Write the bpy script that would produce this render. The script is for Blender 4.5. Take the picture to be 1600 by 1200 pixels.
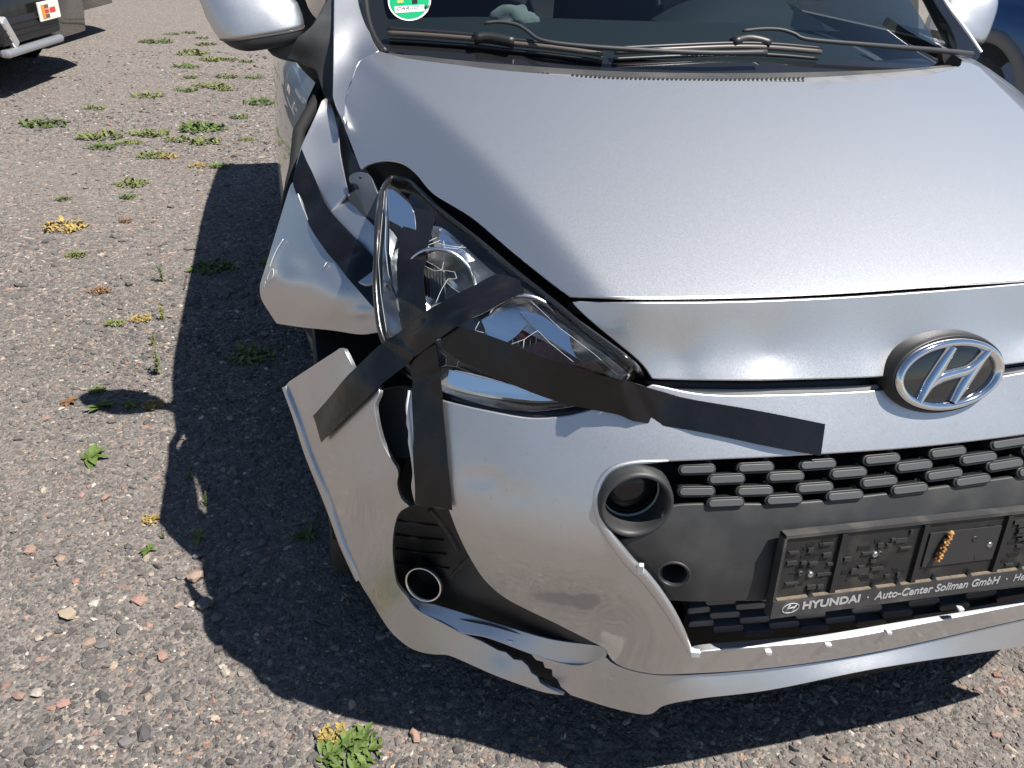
import bpy, bmesh, math, random
import numpy as np
from mathutils import Vector, Matrix, geometry
random.seed(7); rng = np.random.default_rng(7)
SC = bpy.context.scene
for o in list(bpy.data.objects): bpy.data.objects.remove(o)
# ------------------------------------------------------------------ camera
CAM = np.array([-0.8363, -0.6889, 1.2670]); FPX = 1264.0
def _rz(a): c, s = math.cos(a), math.sin(a); return np.array([[c,-s,0],[s,c,0],[0,0,1.]])
def _rx(a): c, s = math.cos(a), math.sin(a); return np.array([[1.,0,0],[0,c,-s],[0,s,c]])
CM = _rz(math.radians(-16.298)) @ _rx(math.radians(59.504)) @ _rz(math.radians(3.509))
cd = bpy.data.cameras.new('camera'); cam = bpy.data.objects.new('camera', cd)
SC.collection.objects.link(cam)
cd.sensor_width = 36; cd.lens = FPX/1600*36; cd.clip_start = .02; cd.clip_end = 2000
m4 = Matrix(CM.tolist()).to_4x4(); m4.translation = Vector(CAM.tolist()); cam.matrix_world = m4
SC.camera = cam
# ------------------------------------------------------------------ light
SUN = np.array([0.385, -0.28, 0.88]); SUN /= np.linalg.norm(SUN)
el = math.asin(SUN[2]); az = math.atan2(SUN[0], SUN[1])
W = bpy.data.worlds.new('World'); SC.world = W; W.use_nodes = True
nt = W.node_tree; nt.nodes.clear()
sk = nt.nodes.new('ShaderNodeTexSky'); sk.sky_type = 'NISHITA'; sk.sun_disc = False
sk.sun_elevation = el; sk.sun_rotation = az; sk.altitude = 300; sk.air_density = 1.0; sk.dust_density = .3; sk.ozone_density = 2.6
bg = nt.nodes.new('ShaderNodeBackground'); bg.inputs[1].default_value = .057
wo = nt.nodes.new('ShaderNodeOutputWorld'); nt.links.new(sk.outputs[0], bg.inputs[0]); nt.links.new(bg.outputs[0], wo.inputs[0])
sl = bpy.data.lights.new('sun', 'SUN'); sl.energy = 5.0; sl.angle = math.radians(.53); sl.color = (1, .955, .89)
so = bpy.data.objects.new('sun', sl); SC.collection.objects.link(so)
so.rotation_euler = Vector((-SUN).tolist()).to_track_quat('-Z', 'Y').to_euler()
SC.render.engine = 'CYCLES'
SC.view_settings.view_transform = 'Standard'; SC.view_settings.look = 'None'
SC.view_settings.exposure = 0.72; SC.view_settings.gamma = 1; SC.view_settings.use_curve_mapping = False
SC.cycles.max_bounces = 10; SC.cycles.transparent_max_bounces = 24; SC.cycles.glossy_bounces = 6
# ------------------------------------------------------------------ geometry helpers
def ray(u, v):
    u = np.asarray(u, float); v = np.asarray(v, float)
    d = np.stack([(u-800)/FPX, (600-v)/FPX, -np.ones_like(u)], -1)
    return d @ CM.T
def proj(P):
    q = (np.asarray(P, float)-CAM) @ CM
    return 800+FPX*q[..., 0]/-q[..., 2], 600-FPX*q[..., 1]/-q[..., 2], -q[..., 2]
def at(u, v, a, val):                       # the point on plane a = val seen along a direction
    d = ray(u, v); i = 'XYZ'.index(a); return CAM+d*((val-CAM[i])/d[i])
class Sheet:                                # smooth surface through measured points (thin plate spline of inverse distance)
    def __init__(s, ctrl, lam=1e-4):
        uv = []; w = []
        for c in ctrl:
            p = np.array(c, float) if len(c) == 3 else at(c[0], c[1], c[2], c[3])
            a, b, t = proj(p); uv.append((a/100, b/100)); w.append(1/t)
        s.c = np.array(uv); n = len(w)
        K = s.k(s.c, s.c)+lam*np.eye(n); Q = np.hstack([np.ones((n, 1)), s.c])
        A = np.zeros((n+3, n+3)); A[:n, :n] = K; A[:n, n:] = Q; A[n:, :n] = Q.T
        s.w = np.linalg.solve(A, np.r_[w, 0, 0, 0])
    @staticmethod
    def k(a, b):
        r2 = ((a[:, None]-b[None])**2).sum(-1); return .5*r2*np.log(r2+1e-12)
    def __call__(s, u, v):
        q = np.stack([np.asarray(u, float).ravel()/100, np.asarray(v, float).ravel()/100], 1)
        w = s.k(q, s.c) @ s.w[:-3]+s.w[-3]+q @ s.w[-2:]
        return CAM+ray(q[:, 0]*100, q[:, 1]*100)/w[:, None]
class Hit:                                  # where rays meet an analytic surface g(P)=0 (negative behind it)
    def __init__(s, g, t0=.7, t1=2.3): s.g = g; s.t0 = t0; s.t1 = t1
    def __call__(s, u, v):
        d = ray(np.asarray(u, float).ravel(), np.asarray(v, float).ravel())
        n = 56; ts = np.linspace(s.t0, s.t1, n)
        G = s.g(CAM+d[:, None]*ts[None, :, None])
        neg = G < 0; i = np.where(neg.any(1), neg.argmax(1), n-1); i = np.maximum(i, 1)
        lo = ts[i-1]; hi = ts[i]
        for _ in range(24):
            m = (lo+hi)/2; gm = s.g(CAM+d*m[:, None]); lo = np.where(gm >= 0, m, lo); hi = np.where(gm < 0, m, hi)
        return CAM+d*((lo+hi)/2)[:, None]
class Grid:                                 # the same surface sampled once, read back with a bicubic
    def __init__(s, f, u0, u1, v0, v1, st=4.):
        s.u0, s.v0, s.st = u0, v0, st; U, V = np.meshgrid(np.arange(u0, u1+st, st), np.arange(v0, v1+st, st)); s.sh = U.shape
        P = f(U, V); s.w = (1/proj(P)[2]).reshape(s.sh)
    def __call__(s, u, v):
        u = np.asarray(u, float).ravel(); v = np.asarray(v, float).ravel(); x = np.clip((u-s.u0)/s.st, 1, s.sh[1]-3.001); y = np.clip((v-s.v0)/s.st, 1, s.sh[0]-3.001)
        i = x.astype(int); j = y.astype(int); fx = x-i; fy = y-j
        k = lambda t: (-.5*t+t*t-.5*t**3, 1-2.5*t*t+1.5*t**3, .5*t+2*t*t-1.5*t**3, -.5*t*t+.5*t**3)
        kx, ky = k(fx), k(fy); w = 0
        for b in range(4):
            for a in range(4): w = w+kx[a]*ky[b]*s.w[j-1+b, i-1+a]
        return CAM+ray(u, v)/w[:, None]
class Off:                                  # parallel surface, off metres towards the outside
    def __init__(s, f, off): s.f = f; s.o = off
    def __call__(s, u, v): P = s.f(u, v); return P+normals(s.f, u, v)*s.o
def normals(f, u, v, e=.6):
    u = np.asarray(u, float).ravel(); v = np.asarray(v, float).ravel()
    n = np.cross(f(u+e, v)-f(u-e, v), f(u, v+e)-f(u, v-e)); n /= np.linalg.norm(n, axis=1)[:, None]+1e-15
    P = f(u, v); s = np.sign(((CAM-P)*n).sum(1)); s[s == 0] = 1
    return n*s[:, None]
def crom(pts, k=8):
    p = np.array(pts, float)
    if len(p) < 3: return p
    q = np.vstack([2*p[0]-p[1], p, 2*p[-1]-p[-2]]); out = []
    for i in range(1, len(q)-2):
        a, b, c, d = q[i-1:i+3]
        for t in np.arange(k)/k:
            out.append(.5*((2*b)+(c-a)*t+(2*a-5*b+4*c-d)*t*t+(3*b-a-3*c+d)*t**3))
    out.append(p[-1]); return np.array(out)
def resample(p, step):
    d = np.r_[0, np.cumsum(np.linalg.norm(np.diff(p, axis=0), axis=1))]
    n = max(1, int(round(d[-1]/step))); s = np.linspace(0, d[-1], n+1)
    return np.stack([np.interp(s, d, p[:, i]) for i in range(p.shape[1])], 1)
def loop(*segs, step=8):
    out = []
    for i, s in enumerate(segs):
        nx = segs[(i+1) % len(segs)][0]
        s = list(s)
        if tuple(s[-1]) != tuple(nx): c = resample(crom(s), step); out += list(c); c = resample(np.array([s[-1], nx], float), step); out += list(c[1:-1])
        else: c = resample(crom(s), step); out += list(c[:-1])
    return np.array(out)
def inpoly(p, poly):
    x, y = p[:, 0], p[:, 1]; r = np.zeros(len(p), bool); q = np.roll(poly, -1, 0)
    for (x1, y1), (x2, y2) in zip(poly, q):
        c = ((y1 > y) != (y2 > y)); r ^= c & (x < (x2-x1)*(y-y1)/((y2-y1) or 1e-12)+x1)
    return r
def bdist(p, poly):
    q = np.roll(poly, -1, 0); best = np.full(len(p), 1e9)
    for a, b in zip(poly, q):
        ab = b-a; t = np.clip(((p-a) @ ab)/(ab @ ab+1e-12), 0, 1); best = np.minimum(best, np.linalg.norm(p-a-t[:, None]*ab, axis=1))
    return best
C = SC.collection
def tag(o, label=None, cat=None, group=None, kind=None):
    for k, x in (('label', label), ('category', cat), ('group', group), ('kind', kind)):
        if x: o[k] = x
    return o
def empty(name, loc=(0, 0, 0), rz=0):
    o = bpy.data.objects.new(name, None); C.objects.link(o); o.location = loc; o.rotation_euler = (0, 0, rz); o.empty_display_size = .1
    return o
def mesh(name, V, Fc, mat, parent=None, nrm=None, smooth=True):
    me = bpy.data.meshes.new(name); me.from_pydata([tuple(map(float, p)) for p in V], [], [tuple(map(int, f)) for f in Fc])
    if smooth: me.polygons.foreach_set('use_smooth', [True]*len(me.polygons))
    me.update()
    if nrm is not None: me.normals_split_custom_set_from_vertices([tuple(map(float, n)) for n in nrm])
    if mat: me.materials.append(mat)
    o = bpy.data.objects.new(name, me); C.objects.link(o)
    if parent: o.parent = parent
    return o
def tri2d(lp, step, holes=()):
    lo = lp.min(0); hi = lp.max(0); g = []
    r = 0; y = lo[1]
    while y < hi[1]:
        x = np.arange(lo[0]+(step/2 if r % 2 else 0), hi[0], step); g.append(np.stack([x, np.full_like(x, y)], 1)); y += step*.866; r += 1
    g = np.vstack(g) if g else np.zeros((0, 2))
    k = inpoly(g, lp) & (bdist(g, lp) > step*.55)
    for h in holes: k &= ~inpoly(g, h) & (bdist(g, h) > step*.55)
    g = g[k]; pts = [lp]+list(holes)+[g]; ed = []; n = 0
    for l in [lp]+list(holes):
        ed += [(n+i, n+(i+1) % len(l)) for i in range(len(l))]; n += len(l)
    allp = np.vstack(pts)
    V, E_, Fc, *_ = geometry.delaunay_2d_cdt([Vector(p) for p in allp.tolist()], ed, [], 0, 1e-7)
    V = np.array([tuple(v) for v in V]); Fc = np.array([tuple(f) for f in Fc if len(f) == 3])
    cen = V[Fc].mean(1); k = inpoly(cen, lp)
    for h in holes: k &= ~inpoly(cen, h)
    return V, Fc[k]
def panel(name, lp, f, mat, parent, step=9, depth=.012, er=.0016, holes=(), domain=None, bump=None):
    """sheet part: outline lp on surface f, with rolled edges of real thickness"""
    V2, Fc = tri2d(lp, step, holes)
    if domain is None: P = f(V2[:, 0], V2[:, 1]); N = normals(f, V2[:, 0], V2[:, 1])
    else: P, N = domain(V2)
    if bump is not None: P = P+N*bump(V2)[:, None]; 
    # winding
    fn = np.cross(P[Fc[:, 1]]-P[Fc[:, 0]], P[Fc[:, 2]]-P[Fc[:, 0]]); fl = (fn*N[Fc[:, 0]]).sum(1) < 0
    Fc[fl] = Fc[fl][:, ::-1]
    if bump is not None:
        vn = np.zeros_like(P); fn = np.cross(P[Fc[:, 1]]-P[Fc[:, 0]], P[Fc[:, 2]]-P[Fc[:, 0]])
        for i in range(3): np.add.at(vn, Fc[:, i], fn)
        N = vn/(np.linalg.norm(vn, axis=1)[:, None]+1e-15)
    Vs = [P]; Ns = [N]; Fs = [Fc.tolist()]; base = len(P)
    if depth > 0:
        # boundary edges
        cnt = {}
        for t in Fc:
            for a, b in ((t[0], t[1]), (t[1], t[2]), (t[2], t[0])): cnt[(a, b)] = 1
        be = [(a, b) for (a, b) in cnt if (b, a) not in cnt]
        o = np.zeros_like(P)
        for a, b in be:
            x = np.cross(P[b]-P[a], (N[a]+N[b])/2); o[a] += x; o[b] += x
        bv = sorted({a for e in be for a in e}); ix = {a: i for i, a in enumerate(bv)}
        O = o[bv]; O /= np.linalg.norm(O, axis=1)[:, None]+1e-15; B = P[bv]; NB = N[bv]
        rings = [(B+O*er*.7-NB*er*.3, NB*.7+O*.7), (B+O*er-NB*er, O), (B+O*er*.6-NB*(er+depth), O)]
        prev = bv
        for R, n in rings:
            n = n/(np.linalg.norm(n, axis=1)[:, None]+1e-15)
            cur = [base+i for i in range(len(bv))]; base += len(bv); Vs.append(R); Ns.append(n)
            Fs.append([(prev[ix[a]], cur[ix[a]], cur[ix[b]], prev[ix[b]]) for a, b in be]); prev = cur
    V = np.vstack(Vs); N = np.vstack(Ns); Fa = [f for g in Fs for f in g]
    return mesh(name, V, Fa, mat, parent, N)
def tube(name, pts, r, mat, parent, n=8, flat=None, closed=False):
    P = np.array(pts, float); k = len(P); rr = np.broadcast_to(r, (k,))
    T = np.gradient(P, axis=0) if not closed else np.roll(P, -1, 0)-np.roll(P, 1, 0)
    T /= np.linalg.norm(T, axis=1)[:, None]+1e-12
    up = np.array([0, 0, 1.]) if flat is None else np.array(flat, float)
    S = np.cross(T, up); bad = np.linalg.norm(S, axis=1) < 1e-4; S[bad] = np.cross(T[bad], [1, 0, .1]); S /= np.linalg.norm(S, axis=1)[:, None]
    U = np.cross(S, T); V = []; Fc = []
    for i in range(k):
        for j in range(n):
            a = 2*math.pi*j/n; V.append(P[i]+rr[i]*(math.cos(a)*S[i]+math.sin(a)*U[i]))
    m = k if closed else k-1
    for i in range(m):
        for j in range(n): a = i*n+j; b = i*n+(j+1) % n; i2 = (i+1) % k; Fc.append((a, b, i2*n+(j+1) % n, i2*n+j))
    if not closed: Fc += [tuple(range(n))[::-1], tuple((k-1)*n+j for j in range(n))]
    return mesh(name, V, Fc, mat, parent)
def loft(name, secs, mat, parent, close=False, cap=False, smooth=True):
    S = [np.array(s, float) for s in secs]; n = len(S[0]); V = np.vstack(S); Fc = []
    for i in range(len(S)-1):
        for j in range(n if close else n-1):
            a = i*n+j; b = i*n+(j+1) % n; Fc.append((a, b, b+n, a+n))
    if cap: Fc += [tuple(range(n))[::-1], tuple(range((len(S)-1)*n, len(S)*n))]
    return mesh(name, V, Fc, mat, parent, smooth=smooth)
def boxm(name, c, s, mat, parent, rot=None, bev=0):
    bm = bmesh.new(); bmesh.ops.create_cube(bm, size=1)
    for v in bm.verts: v.co = Vector((v.co.x*s[0], v.co.y*s[1], v.co.z*s[2]))
    if bev: bmesh.ops.bevel(bm, geom=bm.edges[:], offset=bev, segments=2, affect='EDGES', profile=.5)
    me = bpy.data.meshes.new(name); bm.to_mesh(me); bm.free()
    if mat: me.materials.append(mat)
    o = bpy.data.objects.new(name, me); C.objects.link(o); o.location = c
    if rot is not None: o.rotation_euler = rot
    if parent: o.parent = parent
    return o
def ridge(name, px, w, f, mat, parent, h=.002, n=None, step=6, off=.0):
    """raised bead: a strip of pixel half-widths w along curve px on surface f, arched h high"""
    c = resample(crom(px), step); t = np.gradient(c, axis=0); t /= np.linalg.norm(t, axis=1)[:, None]+1e-9
    s = np.stack([-t[:, 1], t[:, 0]], 1); w = np.interp(np.linspace(0, 1, len(c)), np.linspace(0, 1, len(np.atleast_1d(w))), np.atleast_1d(w))
    secs = []
    for k, hh in ((-1, -.002), (-.9, .6*h), (-.5, .95*h), (0, h), (.5, .95*h), (.9, .6*h), (1, -.002)):
        q = c+s*(k*w)[:, None]; secs.append(f(q[:, 0], q[:, 1])+normals(f, q[:, 0], q[:, 1])*(hh+off))
    return loft(name, secs, mat, parent)
# ------------------------------------------------------------------ materials
def mat(name, col, rough=.5, metal=0, coat=0, spec=.5, **kw):
    m = bpy.data.materials.new(name); m.use_nodes = True; b = m.node_tree.nodes['Principled BSDF']
    b.inputs['Base Color'].default_value = (*col, 1); b.inputs['Roughness'].default_value = rough; b.inputs['Metallic'].default_value = metal
    b.inputs['Coat Weight'].default_value = coat; b.inputs['Coat Roughness'].default_value = kw.get('coatr', .03); b.inputs['Specular IOR Level'].default_value = spec
    if 'noise' in kw or 'bump' in kw:
        N = m.node_tree.nodes; Lk = m.node_tree.links
        tc = N.new('ShaderNodeTexCoord'); nz = N.new('ShaderNodeTexNoise'); nz.inputs['Scale'].default_value = kw.get('scale', 60); nz.inputs['Detail'].default_value = 6
        Lk.new(tc.outputs['Object'], nz.inputs['Vector'])
        if 'noise' in kw:
            mx = N.new('ShaderNodeMix'); mx.data_type = 'RGBA'; a = kw['noise']; mx.inputs['A'].default_value = (*col, 1); mx.inputs['B'].default_value = (*a, 1)
            rp = N.new('ShaderNodeMapRange'); rp.inputs[1].default_value = kw.get('lo', .5); rp.inputs[2].default_value = kw.get('hi', .72); Lk.new(nz.outputs[0], rp.inputs[0])
            Lk.new(rp.outputs[0], mx.inputs['Factor']); Lk.new(mx.outputs['Result'], b.inputs['Base Color'])
            if 'rough2' in kw:
                r2 = N.new('ShaderNodeMapRange'); r2.inputs[1].default_value = kw.get('lo', .5); r2.inputs[2].default_value = kw.get('hi', .72); r2.inputs[3].default_value = rough; r2.inputs[4].default_value = kw['rough2']
                Lk.new(nz.outputs[0], r2.inputs[0]); Lk.new(r2.outputs[0], b.inputs['Roughness'])
        if 'bump' in kw:
            n2 = N.new('ShaderNodeTexNoise'); n2.inputs['Scale'].default_value = kw.get('bscale', 400); n2.inputs['Detail'].default_value = 3; Lk.new(tc.outputs['Object'], n2.inputs['Vector'])
            bp = N.new('ShaderNodeBump'); bp.inputs['Strength'].default_value = kw['bump']; bp.inputs['Distance'].default_value = kw.get('bdist', .001)
            Lk.new(n2.outputs[0], bp.inputs['Height']); Lk.new(bp.outputs[0], b.inputs['Normal'])
    return m
def paint(name, col, dirt=.0, flake=.04):
    m = mat(name, col, .47, 1.0, 1.0, coatr=.02); N = m.node_tree.nodes; Lk = m.node_tree.links; b = N['Principled BSDF']
    tc = N.new('ShaderNodeTexCoord')
    vo = N.new('ShaderNodeTexVoronoi'); vo.inputs['Scale'].default_value = 1300; Lk.new(tc.outputs['Object'], vo.inputs['Vector'])
    vm = N.new('ShaderNodeVectorMath'); vm.operation = 'SUBTRACT'; vm.inputs[1].default_value = (.5, .5, .5); Lk.new(vo.outputs['Color'], vm.inputs[0])
    sc = N.new('ShaderNodeVectorMath'); sc.operation = 'SCALE'; sc.inputs['Scale'].default_value = flake*2; Lk.new(vm.outputs[0], sc.inputs[0])
    ge = N.new('ShaderNodeNewGeometry'); ad = N.new('ShaderNodeVectorMath'); ad.operation = 'ADD'; Lk.new(ge.outputs['Normal'], ad.inputs[0]); Lk.new(sc.outputs[0], ad.inputs[1])
    nm = N.new('ShaderNodeVectorMath'); nm.operation = 'NORMALIZE'; Lk.new(ad.outputs[0], nm.inputs[0]); Lk.new(nm.outputs[0], b.inputs['Normal'])
    # dust and grime: patchy film that dulls the clear coat
    nz = N.new('ShaderNodeTexNoise'); nz.inputs['Scale'].default_value = 7; nz.inputs['Detail'].default_value = 9; nz.inputs['Roughness'].default_value = .65; Lk.new(tc.outputs['Object'], nz.inputs['Vector'])
    sp = N.new('ShaderNodeTexNoise'); sp.inputs['Scale'].default_value = 95; sp.inputs['Detail'].default_value = 4; Lk.new(tc.outputs['Object'], sp.inputs['Vector'])
    mr = N.new('ShaderNodeMapRange'); mr.inputs[1].default_value = .42; mr.inputs[2].default_value = .75; mr.inputs[4].default_value = dirt; Lk.new(nz.outputs[0], mr.inputs[0])
    m2 = N.new('ShaderNodeMapRange'); m2.inputs[1].default_value = .66; m2.inputs[2].default_value = .78; m2.inputs[4].default_value = dirt*1.6; Lk.new(sp.outputs[0], m2.inputs[0])
    sm = N.new('ShaderNodeMath'); sm.operation = 'ADD'; sm.use_clamp = True; Lk.new(mr.outputs[0], sm.inputs[0]); Lk.new(m2.outputs[0], sm.inputs[1])
    mx = N.new('ShaderNodeMix'); mx.data_type = 'RGBA'; mx.inputs['A'].default_value = (*col, 1); mx.inputs['B'].default_value = (.33, .27, .21, 1)
    Lk.new(sm.outputs[0], mx.inputs['Factor']); Lk.new(mx.outputs['Result'], b.inputs['Base Color'])
    cr = N.new('ShaderNodeMapRange'); cr.inputs[3].default_value = .02; cr.inputs[4].default_value = .45; Lk.new(sm.outputs[0], cr.inputs[0]); Lk.new(cr.outputs[0], b.inputs['Coat Roughness'])
    return m
def glass(name, tint, refl=1.0, rough=.01, ior=1.5):
    m = bpy.data.materials.new(name); m.use_nodes = True; N = m.node_tree.nodes; Lk = m.node_tree.links; N.clear()
    t = N.new('ShaderNodeBsdfTransparent'); t.inputs[0].default_value = (*tint, 1); g = N.new('ShaderNodeBsdfGlossy'); g.inputs['Roughness'].default_value = rough
    f = N.new('ShaderNodeFresnel'); f.inputs[0].default_value = ior; mu = N.new('ShaderNodeMath'); mu.operation = 'MULTIPLY'; mu.inputs[1].default_value = refl; mu.use_clamp = True
    mx = N.new('ShaderNodeMixShader'); o = N.new('ShaderNodeOutputMaterial')
    Lk.new(f.outputs[0], mu.inputs[0]); Lk.new(mu.outputs[0], mx.inputs[0]); Lk.new(t.outputs[0], mx.inputs[1]); Lk.new(g.outputs[0], mx.inputs[2]); Lk.new(mx.outputs[0], o.inputs[0])
    return m
SILVER = paint('silver_paint', (.60, .607, .62), .02); SILVERD = paint('silver_paint_dusty', (.585, .59, .602), .18)
BLACKP = mat('black_textured_plastic', (.030, .031, .033), .48, noise=(.06, .058, .055), scale=14, lo=.45, hi=.8, rough2=.62, bump=.25, bscale=900, bdist=.0006)
GREYP = mat('grey_plastic', (.20, .205, .21), .5, bump=.2, bscale=900)
DARK = mat('black_plastic', (.012, .012, .013), .45)
CAV = mat('dark_cavity', (.008, .008, .009), .8)
RUBBER = mat('tyre_rubber', (.022, .021, .021), .75, noise=(.05, .045, .04), scale=20)
CHROME = mat('chrome', (.86, .87, .88), .06, 1)
REFL = mat('lamp_reflector', (.88, .89, .9), .24, 1)
REFLB = mat('chrome_facet', (.92, .93, .94), .07, 1)
STEEL = mat('bare_steel', (.5, .5, .5), .35, 1)
GLOSSB = mat('gloss_black', (.008, .008, .009), .08, 0, 1)
LENS = glass('clear_lens', (.93, .95, .96), 1.1); WSG = glass('windscreen_glass', (.32, .39, .42), 1.2); SIDEG = glass('side_glass', (.25, .3, .32), 1.3)
# ------------------------------------------------------------------ ground
def gravel_mat():
    m = bpy.data.materials.new('gravel_ground'); m.use_nodes = True; N = m.node_tree.nodes; L = m.node_tree.links; b = N['Principled BSDF']; b.inputs['Roughness'].default_value = .9; b.inputs['Specular IOR Level'].default_value = .25
    tc = N.new('ShaderNodeTexCoord')
    def noise(s, d=6, r=.6):
        n = N.new('ShaderNodeTexNoise'); n.inputs['Scale'].default_value = s; n.inputs['Detail'].default_value = d; n.inputs['Roughness'].default_value = r; L.new(tc.outputs['Object'], n.inputs['Vector']); return n
    def ramp(src, st):
        r = N.new('ShaderNodeValToRGB'); e = r.color_ramp.elements; e[0].position, e[0].color = st[0][0], (*st[0][1], 1); e[1].position, e[1].color = st[-1][0], (*st[-1][1], 1)
        for p, c in st[1:-1]: x = e.new(p); x.color = (*c, 1)
        L.new(src, r.inputs[0]); return r
    vo = N.new('ShaderNodeTexVoronoi'); vo.inputs['Scale'].default_value = 85; L.new(tc.outputs['Object'], vo.inputs['Vector'])
    sp = N.new('ShaderNodeSeparateColor'); L.new(vo.outputs['Color'], sp.inputs[0])
    st = ramp(sp.outputs[0], [(0, (.085, .077, .072)), (.3, (.125, .113, .105)), (.55, (.17, .15, .135)), (.75, (.22, .195, .175)), (.88, (.32, .275, .235)), (.95, (.3, .17, .125)), (1, (.5, .45, .39))])
    big = noise(.55, 5); sand = ramp(big.outputs[0], [(.38, (0, 0, 0)), (.62, (1, 1, 1))])
    fine = noise(160, 5); sc = ramp(fine.outputs[0], [(.3, (.14, .124, .112)), (.7, (.285, .255, .23))])
    n2 = noise(28, 6); mk = ramp(n2.outputs[0], [(.42, (0, 0, 0)), (.58, (1, 1, 1))])
    mul = N.new('ShaderNodeMath'); mul.operation = 'MULTIPLY_ADD'; mul.inputs[1].default_value = .35; L.new(sand.outputs[0], mul.inputs[0]); 
    m3 = N.new('ShaderNodeMath'); m3.operation = 'MULTIPLY'; m3.inputs[1].default_value = .5; L.new(mk.outputs[0], m3.inputs[0]); L.new(m3.outputs[0], mul.inputs[2])
    mx = N.new('ShaderNodeMix'); mx.data_type = 'RGBA'; L.new(mul.outputs[0], mx.inputs['Factor']); L.new(st.outputs[0], mx.inputs['A']); L.new(sc.outputs[0], mx.inputs['B'])
    L.new(mx.outputs['Result'], b.inputs['Base Color'])
    h = N.new('ShaderNodeMath'); h.operation = 'MULTIPLY_ADD'; h.inputs[1].default_value = -1; L.new(vo.outputs['Distance'], h.inputs[0]); L.new(fine.outputs[0], h.inputs[2])
    bp = N.new('ShaderNodeBump'); bp.inputs['Strength'].default_value = .8; bp.inputs['Distance'].default_value = .006; L.new(h.outputs[0], bp.inputs['Height']); L.new(bp.outputs[0], b.inputs['Normal'])
    return m
G = mesh('ground', [(-400, -400, 0), (400, -400, 0), (400, 400, 0), (-400, 400, 0)], [(0, 1, 2, 3)], gravel_mat(), smooth=False); tag(G, kind='structure')
# ------------------------------------------------------------------ the silver car: body surfaces
CAR = empty('hatchback_car', (0, 0.74, 0))
tag(CAR, 'silver hatchback with smashed front corner patched with black tape', 'car')
INV = Matrix.Translation((0, -0.74, 0))
def crease(X, Y):     # distance outside the bonnet's side crease
    ax = np.abs(X); xc = .430+.300*(Y-.05)-.02*np.sin((Y-.15)*4); return (ax-xc)*.955
def softplus(s, k): return np.where(s/k > 30, s, k*np.log1p(np.exp(np.clip(s/k, -30, 30))))
def Hz(X, Y):
    y = Y-.127; c = .861+.29*y-.045*y*y
    c = c-.001*np.exp(-np.clip(y, -.3, 2)/.03)
    return c-.11*X*X-np.where(X > 0, .22, .66)*softplus(crease(X, Y), .007)
HOODS = Hit(lambda P: P[..., 2]-Hz(P[..., 0], P[..., 1]))
_zc = np.array([.05, .16, .2, .3, .45, .58, .62, .66, .70, .747, .785, .83, .861, .95]); _yc = np.array([.01, -.004, -.008, -.015, -.022, -.007, .009, .033, .060, .088, .106, .122, .131, .16])
_pf = np.polyfit(_zc, _yc, 6)
def Fy(X, Z):
    ax = np.clip(np.abs(X)/.862, 0, .99999); ss = lambda t: np.clip(t, 0, 1)**2*(3-2*np.clip(t, 0, 1))
    uc = .40*(softplus(.555-Z, .018)-softplus(.35-Z, .02))*ss((-X-.34)/.12); pw = np.where(X > 0, 3.6, 2.4)
    return uc+ np.polyval(_pf, np.clip(Z, .05, .95))+.45*(1-(1-ax**pw)**.625)
FRONT = Hit(lambda P: Fy(P[..., 0], P[..., 2])-P[..., 1])   # positive in front of the face
FRONT = Grid(FRONT, 380, 1800, 380, 1220)
HOODS = Grid(HOODS, 460, 1800, 30, 600)
def wsY(X, Z): return .800+.40*X*X+(Z-1.0)*1.62
WSCR = Hit(lambda P: np.where(P[..., 2] > .9, wsY(P[..., 0], P[..., 2])-P[..., 1], 1.), t1=6)
WSCR = Grid(WSCR, 540, 1560, -80, 150)
def F1(u, v): return tuple(FRONT([u], [v])[0])
def back(f, u, v, dy):   # point seen at (u, v) that lies dy behind surface f
    p = f([u], [v])[0]; return tuple(at(u, v, 'Y', p[1]+dy))
# ---- bonnet
bl = [(592,80),(575,88),(562,97),(555,112),(550,128),(542,150),(537,187),(550,225),(564,262)]
bf = [(564,262),(575,255),(594,250),(612,250),(631,255),(651,270),(675,298),(706,318),(742,341),(805,394),(857,436),(891,461)]
bs = [(891,461),(1000,463),(1150,461),(1300,455),(1450,445),(1480,443.5)]
br = [(1150,127),(960,124),(860,116),(785,110),(710,101),(635,91),(592,80)]
def hxy(seg): c = resample(crom(seg), 14); p = HOODS(c[:, 0], c[:, 1]); return [tuple(q[:2]) for q in p]
L1, L2, L3, L4 = hxy(bl), hxy(bf), hxy(bs), hxy(br)
L3[-1] = (0., L3[-1][1]); L4[0] = (0., L4[0][1])
mir = lambda s: [(-x, y) for x, y in s[::-1]]
hl = loop(L1, L2, L3, mir(L3), mir(L2), mir(L1), mir(L4), L4, step=.011)
def hood_dom(q):
    X, Y = q[:, 0], q[:, 1]; e = 1e-4
    N = np.stack([-(Hz(X+e, Y)-Hz(X-e, Y))/(2*e), -(Hz(X, Y+e)-Hz(X, Y-e))/(2*e), np.ones_like(X)], 1); N /= np.linalg.norm(N, axis=1)[:, None]
    return np.stack([X, Y, Hz(X, Y)], 1), N
panel('hood', hl, None, SILVER, CAR, step=.011, depth=.002, er=.0022, domain=hood_dom)
ridge('hood_gap', [(880,462),(900,468),(1000,470),(1150,468),(1300,462),(1450,452),(1600,440),(1720,428)], 9, Off(HOODS, -.022), CAV, CAR, h=.001)
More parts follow.
